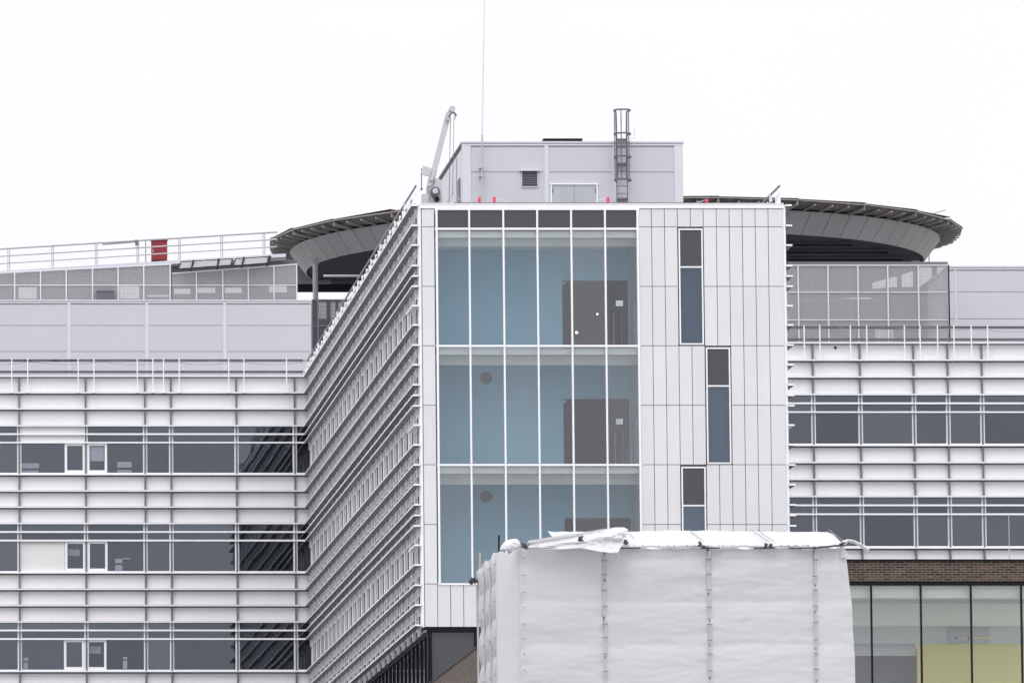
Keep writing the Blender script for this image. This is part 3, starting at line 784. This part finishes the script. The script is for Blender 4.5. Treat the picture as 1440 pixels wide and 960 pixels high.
# ---- ramp with railing
YRp = 356.0
RP = thing('access_ramp', 'grey access ramp rising to the round deck with white pipe railing', 'ramp', (X(0, YRp), YRp, Z(384, YRp)))
def ry(p): return 381-(p/400)*24.5
a, b = at(-120, ry(-120), YRp), at(402, ry(402), YRp)
MB().quadbox([a-Vector((0, 0, .16)), b-Vector((0, 0, .16)), b, a], (0, 3.2, 0)).build('deck', 'lilac_trim', RP)
def rl(p, k, Y): 
    q = at(p, ry(p), Y); q.z += k; return q
for Y_ in (YRp+.05, YRp+3.1):
    dp = 0 if Y_ < YRp+1 else -2.5
    for k, r_ in ((1.02, .045), (.68, .032), (.34, .028)):
        MB().tube(rl(-120, k, Y_), rl(390, k, Y_), r_, 8).build('rail', 'steel_white', RP)
    for v in (-47, 13.5, 75, 136.5, 195, 253.5, 313, 372.5):
        MB().bar(rl(v+dp, 0, Y_), rl(v+dp, 1.02, Y_), .05, .05).build('post', 'steel_white', RP)
MB().box(X(190.5, YRp), X(194.5, YRp), YRp-.1, YRp, rl(192, .78, YRp).z, rl(192, 1.04, YRp).z).build('junction_box', 'mullion', RP)
MB().bar(rl(144, .93, YRp+1.5), rl(190, .96, YRp+1.5), .06, .05).build('strip_light', 'mullion', RP)
MB().bar(rl(205, 0, YRp+.4), rl(205, 1.0, YRp+.4), .04, .04).build('post', 'mullion', RP)
# red cabinet
p, q = at(212.5, 337, YRp+1.2), at(236, 368.3, YRp+1.2)
zr_ = rl(224, 0, YRp+1.2).z
ORG[0] = Vector(((p.x+q.x)/2, YRp+1.2, zr_))
C = thing('fire_cabinet', 'dark red cabinet standing on the ramp behind the white railing', 'cabinet', ((p.x+q.x)/2, YRp+1.2, zr_+.001))
MB().box(p.x+.02, q.x-.02, YRp+1.2, YRp+1.8, zr_+.06, p.z-.04).build('body', 'red', C)
MB().box(p.x, q.x+.0, YRp+1.15, YRp+1.85, p.z-.04, p.z).build('lid', 'red', C)
MB().box(p.x+.03, q.x-.03, YRp+1.22, YRp+1.78, zr_+.001, zr_+.06).build('plinth', 'black', C)
MB().box(p.x+.06, p.x+.10, YRp+1.17, YRp+1.195, zr_+.4, zr_+.55).build('handle', 'steel', C)
# tilted framed panels on the screen's top edge
for i, (a, b, st, lb) in enumerate([(252, 326, (270, 306), 'tilted black framed panel below the ramp railing, nearer the red cabinet'), (329, 380, (341, 376.5), 'tilted black framed panel below the ramp railing, beside the round deck')]):
    Y_ = YS-.6
    G = thing('tilted_panel', lb, 'panel', (X((a+b)/2, Y_), Y_, Z(380, Y_)), 'tilted framed panels under the ramp')
    def yl(p, off): return 368.3-(p-252)*.058+off
    lo0, lo1 = at(a-1, yl(a, 10), Y_), at(b-1.5, yl(b, 9), Y_); up0, up1 = at(a+2.5, yl(a, 0), Y_+.5), at(b+1, yl(b, 0), Y_+.5)
    m_ = MB()
    for s, e in ((lo0, lo1), (up0, up1), (lo0, up0), (lo1, up1)): m_.bar(s, e, .045, .045)
    m_.build('frame', 'black', G)
    MB().quadbox([lo0, lo1, up1, up0], (0, .012, 0)).build('mesh_infill', 'screen', G)
    for v in st:
        MB().bar(at(v+2, yl(v, -1), Y_+.42), at(v-1, yl(v, 13), Y_-.10), .07, .07).build('arm', 'black', G)

# ================================================================== TOWER ROOF ITEMS
# mast
mx_ = at(677, 250, YP-.25)
G = thing('mast', 'thin white mast rising past the top of the picture beside the plant room', 'mast', (mx_.x, YP-.25, ZTOP-.4))
MB().tube((mx_.x-.02, YP-.25, ZTOP-.4), at(678, 190, YP-.25), .032, 8).build('pole', 'steel_white', G)
MB().tube(at(678, 190, YP-.25), at(682.5, -70, YP-.25), .025, 8, .014).build('upper_pole', 'lilac_trim', G)
for v in (237.5, 249):
    z = Z(v, YP); MB().box(mx_.x-.07, mx_.x+.07, YP-.30, YP-.0, z-.02, z+.02).build('bracket', 'steel', G)
# caged ladder
YLd = YP-.20
G = thing('caged_ladder', 'grey caged ladder climbing the plant room wall past its roof', 'ladder', (X(876.5, YLd), YLd, ZTOP-.4))
lxa, lxb = X(869.5, YLd), X(884.5, YLd); zt = Z(157, YLd)
for x in (lxa, lxb):
    MB().bar((x, YLd, ZTOP-.4), (x, YLd, Z(250, YLd)), .03, .05).bar((x+(.02 if x == lxa else -.02), YLd, Z(250, YLd)), (x, YLd, zt-.05), .055, .06).build('stile', 'cage', G)
z = ZTOP-.35
while z < pzt+.1:
    MB().tube((lxa, YLd, z), (lxb, YLd, z), .013, 6).build('rung', 'cage', G); z += .28
for v in (196, 230, 279):
    z = Z(v, YLd); MB().box(lxa, lxb, YLd+.0, YLd+.2, z-.04, z+.03).build('wall_bracket', 'joint', G)
def hoop(z, r=.31, n=20):
    pts = [Vector(((lxa+lxb)/2+math.cos(t)*r, YLd-.28+math.sin(t)*r*1.1, z)) for t in [math.pi*(.72+1.56*i/n) for i in range(n+1)]]
    m_ = MB()
    for a, b in zip(pts, pts[1:]): m_.bar(a, b, .02, .06)
    m_.bar(pts[0], (lxa, YLd, z), .02, .05).bar(pts[-1], (lxb, YLd, z), .02, .05)
    return m_, pts
for v in (157, 190, 222.5, 255):
    m_, pts = hoop(Z(v, YLd)); m_.build('hoop', 'cage', G)
for k in (0, 5, 9, 13, 20):
    _, p1 = hoop(zt); _, p0 = hoop(Z(255, YLd)); MB().bar(p0[k], p1[k], .036, .03).build('cage_bar', 'cage', G)
MB().path([(X(886, YP), YP+.1, pzt+.12), (X(895.5, YP), YP+.1, pzt+.12), (X(895.5, YP), YP+.1, pzt+.5)], .008, 5).build('roof_hook', 'steel', G)
# pink tape markers
for v, y0, lb in ((674, 278, 'pink taped post at the roof edge, nearest the crane'), (695, 278, 'pink taped post at the roof edge, second right of the crane'), (855, 278, 'pink taped post at the roof edge beside the caged ladder'), (994, 281, 'pink taped post at the roof edge right of the plant room')):
    Y_ = YT+1.2; p = at(v, y0, Y_)
    G = thing('marker_post', lb, 'marker', (p.x, Y_, ZTOP-.35), 'pink taped marker posts on the tower roof')
    MB().bar((p.x-.01, Y_, ZTOP-.35), (p.x, Y_, p.z), .045, .045).build('post', 'steel_white', G)
    MB().bar((p.x-.008, Y_, ZTOP-.1), (p.x+.001, Y_, p.z+.02), .10, .10).build('tape', 'pink', G)
    if v in (695, 855, 994):
        s = 1 if v == 695 else -1
        MB().path([p, p+Vector((s*.35, 0, -.1)), p+Vector((s*.6, 0, -.22))], .010, 4).build('tape_end', 'cream', G)
# davit crane
YK = YT+1.2
def K(x, y, d=0): return at(x, y, YK+d)
G = thing('davit_crane', 'pale grey davit crane with a slanted arm on the left roof corner', 'crane', (K(611, 287).x, YK, ZTOP-.35))
m_ = MB(); o_ = [K(600.5, 300), K(622, 300), K(621.5, 254), K(616, 251), K(603, 250), K(600, 262)]
m_.add([v for v in o_]+[v+Vector((0, .35, 0)) for v in o_], [(0,1,2,3,4,5), (11,10,9,8,7,6)]+[(i, (i+1) % 6, 6+(i+1) % 6, 6+i) for i in range(6)])
m_.build('pedestal', 'crane', G)
m_ = MB(); o_ = [K(605, 246), K(612.5, 249), K(633.5, 165), K(636, 156), K(632, 153.5), K(627, 160)]
m_.add([v for v in o_]+[v+Vector((0, .28, 0)) for v in o_], [(0,1,2,3,4,5), (11,10,9,8,7,6)]+[(i, (i+1) % 6, 6+(i+1) % 6, 6+i) for i in range(6)])
m_.build('arm', 'crane', G)
m_ = MB().bar(K(606, 254, -.05), K(611, 240, -.05), .10, .12).bar(K(593, 239), K(606, 243), .13, .30).bar(K(605, 243), K(613, 245), .07, .34); m_.build('arm_joint', 'crane', G)
MB().bar(K(592.8, 237), K(592.8, 268), .035, .035).bar(K(591, 266), K(594.6, 266), .05, .05).build('crank_lever', 'cage', G)
c0 = K(611.5, 270, -.02); MB().tube(c0, c0+Vector((0, -.16, 0)), .175, 24).build('winch_drum', 'cage', G)
MB().tube(c0+Vector((0, -.161, .01)), c0+Vector((0, -.24, .01)), .10, 20).build('drum_cap', 'crane', G)
c1 = K(614.5, 280.5, -.02); MB().tube(c1, c1+Vector((0, -.20, 0)), .082, 18).build('winch_motor', 'black', G)
MB().path([K(609, 252, -.02), K(611, 256, -.02), K(609, 260, -.02), K(602.5, 263, -.02), K(601.6, 270, -.02), K(601.6, 286, -.02)], .011, 5).path([K(608, 275, -.02), K(613.5, 288, -.02)], .010, 5).build('cable', 'cage', G)
c2 = K(635.5, 154, .14); MB().tube(c2+Vector((0, -.2, 0)), c2+Vector((0, .2, 0)), .11, 16).build('head_pulley', 'crane', G)
c3 = K(630, 168, -.03); MB().tube(c3+Vector((0, -.08, 0)), c3+Vector((0, .02, 0)), .07, 14).build('guide_pulley', 'steel', G)
MB().path([K(630, 166, -.08), K(634, 160, -.08), K(638, 158.5, -.08), K(641.5, 163, -.08)], .028, 6).bar(K(638, 158, -.08), K(642, 163, -.08), .06, .06).build('hook_block', 'cage', G)
MB().path([K(640, 163, -.05), K(639.5, 168, -.05), K(641, 165, -.05)], .016, 5).build('hook', 'crane', G)
MB().tube(K(633.5, 165, -.05), K(631.5, 287, -.05), .012, 6).tube(K(638.5, 162, -.05), K(636.5, 276, -.05), .010, 6).tube(K(642.3, 222, .2), K(642.3, 287, .2), .012, 6).build('rope', 'mullion', G)
MB().box(K(591, 0).x, K(600.3, 0).x, YK-.1, YK+.3, Z(286, YK), Z(273, YK)).build('side_plate', 'crane', G)
MB().path([K(627, 287), K(636, 272), K(637, 271), K(648, 281), K(648, 287)], .010, 5).path([K(634, 279), K(648, 279), K(636, 287)], .008, 5).build('base_stay', 'steel_white', G)

# ================================================================== BRICK BUILDING
YBk = 242.0
bx0 = X(1120, YBk); bx1 = X(1620, YBk); zbt_, zbb = Z(788.5, YBk), Z(818, YBk)
G = thing('brick_building', 'low dark brick building with black framed glazing at the lower right', 'building', ((bx0+bx1)/2, YBk, 0))
MB().box(bx0, bx1, YBk, YBk+.4, zbb, zbt_).build('brick_parapet', 'brick', G)
MB().box(bx0, bx1, YBk-.05, YBk+.45, zbt_+.001, zbt_+.055).build('coping', 'black', G)
m_ = MB()
i = 0; x = bx0
while x < bx1: m_.box(x+.004, x+.256, YBk-.012, YBk+.3, zbb-.0, zbb+.03); x += .262
m_.box(bx0, bx1, YBk+.0, YBk+.2, zbb-.10, zbb-.001)
m_.build('lintel', 'black', G)
MB().box(bx0, bx1, YBk+.4, YBk+25, zbt_-.25, zbt_-.12).build('roof', 'roof', G)
zg = zbb-.10
BM = [1154.5, 1225.3, 1295, 1365.5, 1436.3, 1507, 1577]
fr = MB()
for v in BM:
    x = X(v, YBk, 840); fr.box(x-.025, x+.025, YBk-.02, YBk+.14, 0, zg)
FR = fr.build('window_frame', 'black', G)
for a, b in zip(BM, BM[1:]):
    MB().box(X(a, YBk, 840)+.026, X(b, YBk, 840)-.026, YBk+.05, YBk+.065, 0, zg-.002).build('pane', 'glass_green', FR)
# interior, seen from below: ceiling, bulkheads, yellow wall
zc = Z(839.5, YBk); Yi = YBk+3.2
MB().box(bx0, bx1, YBk+.25, YBk+.4, zc, zg).build('blind_box', 'room_green', G)
zc2 = Z(840, YBk+.4)
MB().box(bx0, bx1, YBk+.4, Yi+3, zc2, zc2+.1).build('ceiling', 'room_green', G)
MB().box(bx0, bx1, YBk+1.15, YBk+1.3, Z(848, YBk+1.15), zc2).build('curtain_track', 'bulk', G)
zd = Z(878.5, Yi)
MB().box(bx0, bx1, Yi, Yi+.1, zd, zc2).build('upper_wall', 'room_green', G)
ze = Z(904.5, Yi+.8)
MB().box(bx0, bx1, Yi+.7, Yi+.8, ze-.0, zd+.3).build('bulkhead', 'bulk', G)
MB().box(bx0, bx1, Yi+.1, Yi+.7, zd+.0, zd+.05).build('soffit', 'room_green', G)
yx = X(1281.5, Yi+1.0)
MB().box(yx, bx1, Yi+.8, Yi+1.0, 0, ze+.1).build('yellow_wall', 'yellow', G)
zf = Z(921.5, Yi+1.2)
MB().box(bx0, yx, Yi+1.1, Yi+1.2, zf, ze+.2).build('grey_wall', 'bulk', G)
MB().box(bx0, yx+3, Yi+2.1, Yi+2.2, 0, zf+.3).build('far_wall', 'room_grey', G)
MB().box(bx0, bx1, YBk+.2, Yi+3, 14.2, 14.4).build('floor', 'room_floor', G)
p, q = at(1333.5, 883, Yi+.66), at(1392, 903, Yi+.66)
Sg = MB().box(p.x, q.x, Yi+.62, Yi+.69, q.z, p.z).build('hanging_sign', 'door', G)
for a, b in ((1350, 1361), (1368, 1390)):
    MB().box(X(a, Yi), X(b, Yi), Yi+.6, Yi+.615, Z(897.6, Yi+.6), Z(895.4, Yi+.6)).build('sign_stripe', 'yellow', Sg)
for v in (1344, 1362): MB().tube(at(v, 896.5, Yi+.6), at(v, 896.5, Yi+.58), .03, 10).build('sign_symbol', 'black', Sg)
MB().box(X(1371, Yi), X(1384, Yi), Yi+.6, Yi+.615, Z(891, Yi+.6)-.01, Z(891, Yi+.6)+.01).build('sign_line', 'bulk', Sg)
# lightning rod
p = at(1418.5, 722, YBk+2.5)
G = thing('lightning_rod', 'thin white rod standing on the brick building roof', 'rod', (p.x, YBk+2.5, zbt_-.12))
MB().tube((p.x, YBk+2.5, zbt_-.1), (p.x, YBk+2.5, Z(770, YBk+2.5)), .020, 8).build('lower_tube', 'steel_white', G)
MB().tube((p.x, YBk+2.5, Z(770, YBk+2.5)), p, .011, 6).build('tip', 'steel_white', G)
# brick garden-side wall running back below the tower
def sw(px, py, Y): return at(px, py, Y)
Ya, Yb = 252.5, 272.0
xw = at(640, 930, 262).x; xw = (at(673, 911, Ya).x+at(606, 958, Yb).x)/2
zt_ = (Z(911, Ya)+Z(958, Yb))/2
G = thing('brick_wall', 'dark brick wall top running back from the scaffold to the black corner column', 'wall', (xw, 250, 0))
MB().box(xw, xw+.35, 210, Yb+.6, zt_-1.15, zt_).build('brickwork', 'brick_side', G)
MB().box(xw-.03, xw+.4, 209.9, Yb+.65, zt_+.001, zt_+.05).build('coping', 'black', G)
m_ = MB(); y = 210
while y < Yb+.5: m_.box(xw+.0, xw+.3, y, y+.35, 0, zt_-1.16); y += 2.4
m_.box(xw-.02, xw+.3, 210, Yb+.6, zt_-1.24, zt_-1.151)
m_.build('window_frame', 'black', G)
MB().box(xw+.12, xw+.3, 210.1, Yb+.5, 0, zt_-1.25).build('infill', 'brick_side', G)

# ================================================================== SCAFFOLD
YF = 200.0; u_ = YF/F
SC = thing('wrapped_scaffold', 'scaffold tower wrapped in creased white plastic sheeting in front of the building', 'scaffold', (X(960, YF), YF, 0))
SX = [733, 850, 997, 1146, 1187]
zt0 = Z(771, YF); 
def xs_at(px, z): return X(px, YF, 850)
def sag(px):                          # top edge of the sheet in pixels
    return 770.5+1.6*math.sin((px-733)/147*math.pi*2)*.6
seed = 0
for n_, (a, b) in enumerate(zip(SX, SX[1:])):
    xa, xb_ = X(a, YF, 850), X(b, YF, 850); wd = xb_-xa
    H_ = zt0
    def fn(u, v, xa=xa, wd=wd, n_=n_, a=a, b=b):
        z = H_*v if v < .999 else H_
        z = 0+ (H_-0)*v
        if v > .97: z += (771-sag(a+(b-a)*u))*u_*((v-.97)/.03)
        d = (H_-z)
        gap = .012+.014*abs(math.sin(d*2.3+n_*2))+.03*max(0, math.sin(d*1.1+n_))**6
        gl = -.02 if n_ == 0 else gap
        x = xa+gl+(wd-gl-gap)*u
        if n_ == 3:                      # free right-hand edge billows outwards
            x += u**2*(.05+.26*(1-math.exp(-d/1.5)))
        y = YF
        y -= .07*math.sin(math.pi*u)**.7*(.8+.2*math.sin(d*1.7+n_))
        cr = abs(((d+.25)/1.08) % 1-.5)*2
        y += .035*(1-cr)**4*math.sin(math.pi*u)**.4+.010*math.sin(d*2*math.pi/1.08+u*2)
        y += .014*fbm(x*.7, z*2.2, n_)+.006*fbm(x*1.6+9, z*9, n_)
        y += .03*math.exp(-d*2)*math.sin(u*19+n_)
        rg = 1-min(1, abs(fbm(x*.55+z*.25+7*n_, z*1.5-x*.35, 3+n_))*3.2)
        y -= .006*rg**3
        e_ = min(u, 1-u)                                  # pulls fanning in from the ties at both edges
        y += .009*math.exp(-e_*9)*math.sin(d*2*math.pi/.407)
        return Vector((x, y, z))
    grid_sheet(fn, 46 if b-a > 60 else 20, 420).build('front_sheet', 'sheet', SC, True)
# narrow return bay on the left, then the side sheet running back
YR1 = 201.6; SYB = 207.4
xr0 = X(733, YF, 850); xr1 = X(700.5, YR1, 850)
def ret(u, v):
    z = zt0*v; d = zt0-z
    x = xr1-.05+(xr0-xr1+.05)*u; y = YR1+(YF-.02-YR1)*u
    y -= .10*math.sin(math.pi*u)*(.8+.2*math.sin(d*1.4))+.03*fbm(x*1.2, z*.8, 5)+.03*math.sin(u*11)*math.exp(-d*.8)
    if v > .97: z += (.05*math.sin(u*9))*(v-.97)/.03-.02
    return Vector((x, y, z))
grid_sheet(ret, 26, 300).build('return_sheet', 'sheet', SC, True)
def sidef(u, v):
    z = zt0*v; y = YR1+(SYB-YR1)*u; d = zt0-z
    cell = abs(math.sin(u*math.pi*3))**.7*abs(math.sin((d+.25)*math.pi/.95))**.7
    x = xr1+.03-.11*cell+.03*fbm(y*.8, z*1.2, 5)
    if v > .97: z += .06*math.sin(u*14)*(v-.97)/.03
    return Vector((x, y, z))
grid_sheet(sidef, 48, 420).build('side_sheet', 'sheet', SC, True)
MB().box(xr1+.06, xr1+.08, YR1+.05, SYB-.02, 0, zt0-.12).build('inner_sheet', 'sheet', SC)
for i in range(4):
    y = YR1+(SYB-YR1)*i/3
    MB().tube((xr1-.03, y, 12), (xr1-.03, y, zt0-.02), .028, 8).build('side_batten', 'sheet', SC)
for i in range(7):
    z = zt0-.25-i*.95
    MB().tube((xr1-.05, YR1, z), (xr1-.05, SYB, z+.05), .010, 6).build('side_cord', 'sheet', SC)
# standards (upright tubes) and lacing ties
for v in SX[:4]:
    x = X(v, YF, 850)
    MB().tube((x, YF+.14, 0), (x, YF+.14, zt0-.05), .028, 10).build('standard', 'steel', SC)
    if v > 733:
        # sleeve of sheeting over the tube with open slits
        m_ = MB(); z = zt0-.15; k = 0
        while z > 12:
            h = random.uniform(.5, 1.0)
            m_.bar((x+random.uniform(-.01, .02), YF-.03, z), (x+random.uniform(-.01, .02), YF-.02, z-h), random.uniform(.05, .085), .03); z -= h+random.uniform(.02, .10)
        m_.build('sheet_sleeve', 'sheet', SC)
    for k in range(9):
        z = zt0-.28-k*.37*1.1+random.uniform(-.04, .04)
        if v == 733: MB().bar((x+.02, YF-.08, z), (x+.10, YF-.09, z-.01), .012, .012).build('tie', 'cage', SC)
        else: MB().bar((x-.075, YF-.085, z), (x+.075, YF-.085, z+random.uniform(-.02, .02)), .014, .014).build('tie', 'cage', SC)
XB = X(1187, YF, 850); XA = X(733, YF, 850)
m_ = MB()
for k in range(6):
    z = zt0-.02-k*2.0; MB().tube((XA, YF+.16, z), (XB, YF+.16, z), .024, 8).build('ledger', 'steel', SC)
# roof sheet, sloping up to the back
def roof_fn(u, v):
    px = 785+(1187-785)*u; e = px
    f = at(px, 766.5+1.2*math.sin(u*23), YF-.05); b = at(px-24+ (8 if px < 900 else 0), 746.5+1.0*math.sin(u*9), YF+2.4)
    p = f*(1-v)+b*v; p.z += .02*fbm(p.x*2, v*3)+.035*math.sin(v*math.pi)
    if v < .15: p.z -= .10*(1-v/.15)*(.6+.4*math.sin(u*60)); p.y -= .04*(1-v/.15)
    return p
grid_sheet(roof_fn, 160, 14).build('roof_sheet', 'sheet', SC, True)
def hem_fn(u, v):
    px = 870+(1187-870)*u
    p = at(px, 765.5+(5.0+1.4*math.sin(u*31)+.8*math.sin(u*77))*v, YF-.12)
    p.y -= .05*math.sin(v*math.pi)+.03*fbm(u*20, v*2)
    return p
grid_sheet(hem_fn, 120, 5).build('roof_hem', 'sheet', SC, True)
m_ = MB()
for a, b in ((968, 989), (1056, 1080), (1064, 1088), (1165, 1186)):
    m_.bar(at(a, 747.5, YF+2.2)+Vector((0, -.04, .06)), at(b, 764, YF-.02)+Vector((0, -.05, .06)), .012, .012)
m_.build('roof_seam', 'mullion', SC)
# loose flap at the left of the roof
FO = [(741, 768), (744, 759), (790, 751), (838, 743.5), (869, 738.5), (880, 739), (886, 744)]
FU = [(739, 771), (746, 772.5), (785, 773), (815, 771.5), (840, 777), (866, 780), (868.5, 776)]
def lerp_path(P_, t):
    s = t*(len(P_)-1); i = min(int(s), len(P_)-2); f = s-i
    return P_[i][0]*(1-f)+P_[i+1][0]*f, P_[i][1]*(1-f)+P_[i+1][1]*f
def flap(u, v):
    a = lerp_path(FO, u); b = lerp_path(FU, u)
    p = at(a[0]*(1-v)+b[0]*v, a[1]*(1-v)+b[1]*v, YF-.35)
    p.y += .55*(.5-v)+.22*math.sin(v*3.1+u*2)*.6-.10*math.sin(u*7+v*9)+.10*fbm(u*5, v*4, 3)
    return p
grid_sheet(flap, 70, 26).build('loose_flap', 'sheet', SC, True)
def bun(u, v):                          # bunched sheeting on the left corner
    O = [(704, 772), (706, 766), (712, 758.5), (721, 756), (728, 755.5), (731, 758)]
    U = [(704, 773), (712, 774), (720, 775), (726, 773), (732, 771), (733, 769)]
    a = lerp_path(O, u); b = lerp_path(U, u)
    p = at(a[0]*(1-v)+b[0]*v, a[1]*(1-v)+b[1]*v, YF-.2); p.y -= .16*math.sin(v*math.pi)-.05*fbm(u*6, v*6, 8)-.3*(1-v); return p
grid_sheet(bun, 24, 14).build('bunched_sheet', 'sheet', SC, True)
def tail(u, v):
    O = [(1184, 760), (1192, 757.5), (1200, 758.5), (1210, 763), (1219, 767.5), (1223, 772)]
    U = [(1186, 768), (1193, 762), (1200, 763.5), (1207, 767), (1214, 772), (1219, 775.5)]
    a = lerp_path(O, u); b = lerp_path(U, u)
    p = at(a[0]*(1-v)+b[0]*v, a[1]*(1-v)+b[1]*v, YF-.1); p.y -= .1*math.sin(v*math.pi)+.04*fbm(u*7, v*4, 2); return p
grid_sheet(tail, 30, 8).build('loose_tail', 'sheet', SC, True)
def tri(u, v):
    p = at(1181+u*(3+12*v), 768+v*16-u*1.5, YF-.05); p.y -= .08*math.sin(u*3)*v; return p
grid_sheet(tri, 10, 12).build('loose_corner', 'sheet', SC, True)
def strip(u, v):
    p = at(868+u*2.2+v*6+1.2*math.sin(v*5), 777+v*42, YF-.35); p.y += .1*v; return p
grid_sheet(strip, 3, 24).build('hanging_strip', 'sheet', SC, True)
def strip2(u, v): return at(844+u*1.6+v*5, 755+v*12, YF-.55)
grid_sheet(strip2, 3, 6).build('hanging_strip', 'sheet', SC, True)
# couplers
def coupler(px, py, s=1.0, Y=YF-.28):
    c = at(px, py, Y); m_ = MB(); s *= .72
    for k in range(7):
        d = Vector((random.uniform(-1, 1), random.uniform(-.6, .2), random.uniform(-1, 1)))*.085*s
        m_.bar(c+d*.1, c+d*1.2, .035*s, .05*s)
    m_.tube(c+Vector((-.05*s, 0, .02)), c+Vector((.05*s, 0, .01)), .035*s, 8)
    m_.tube(c+Vector((0, -.08*s, -.03)), c+Vector((0, .08*s, -.03)), .035*s, 8)
    m_.build('coupler', 'dark', SC)
for a in ((736, 765, 1.1), (740, 769, .9), (816, 757, 1.2, YF-.75), (881, 763, 1.25), (964+21, 764.5, 1), (990, 768, .8), (995, 771, .8), (1077, 766, 1), (1084, 766, 1), (1146, 770, .6), (1184, 765, 1.1), (668, 816, 1.5, SYB-.2), (663.5, 818.5, 1.1, SYB-.2)):
    coupler(*a)
m_ = MB().tube(at(660, 819, SYB-.1), at(678, 813, SYB-.1), .03, 8); m_.build('ledger', 'steel', SC)
m_ = MB().tube(at(1150, 769.5, YF-.2), at(1180, 766.5, YF-.2), .022, 6)
for i in range(22):
    c = at(1150+i*1.45, 769.6-i*.14+random.uniform(-1, 1), YF-.22); m_.box(c.x-.012, c.x+.012, c.y-.01, c.y+.01, c.z-.02, c.z+.02)
m_.build('lacing', 'dark', SC)
for a, b in ((872, 900), (985, 1012), (1060, 1090), (1110, 1150)):
    MB().bar(at(a, 770.5, YF-.19), at(b, 770, YF-.17), .03, .035).build('edge_cord', 'dark', SC)
for i in range(26):
    v = random.uniform(875, 1145); MB().bar(at(v, 768, YF-.20), at(v+random.uniform(-1.5, 1.5), 765.5, YF-.20), .012, .012).build('tie', 'dark', SC)
MB().bar(at(701.5, 778, YR1+.1), at(701.5, 752, YR1+.1), .045, .045).build('standard', 'black', SC)
MB().bar(at(674.7, 797, SYB), at(675, 776, SYB), .04, .04).build('standard', 'wood', SC)
MB().bar(at(679, 795, SYB-1), at(684, 790, SYB-1.5), .06, .06).build('board_end', 'wood', SC)
at_origin()
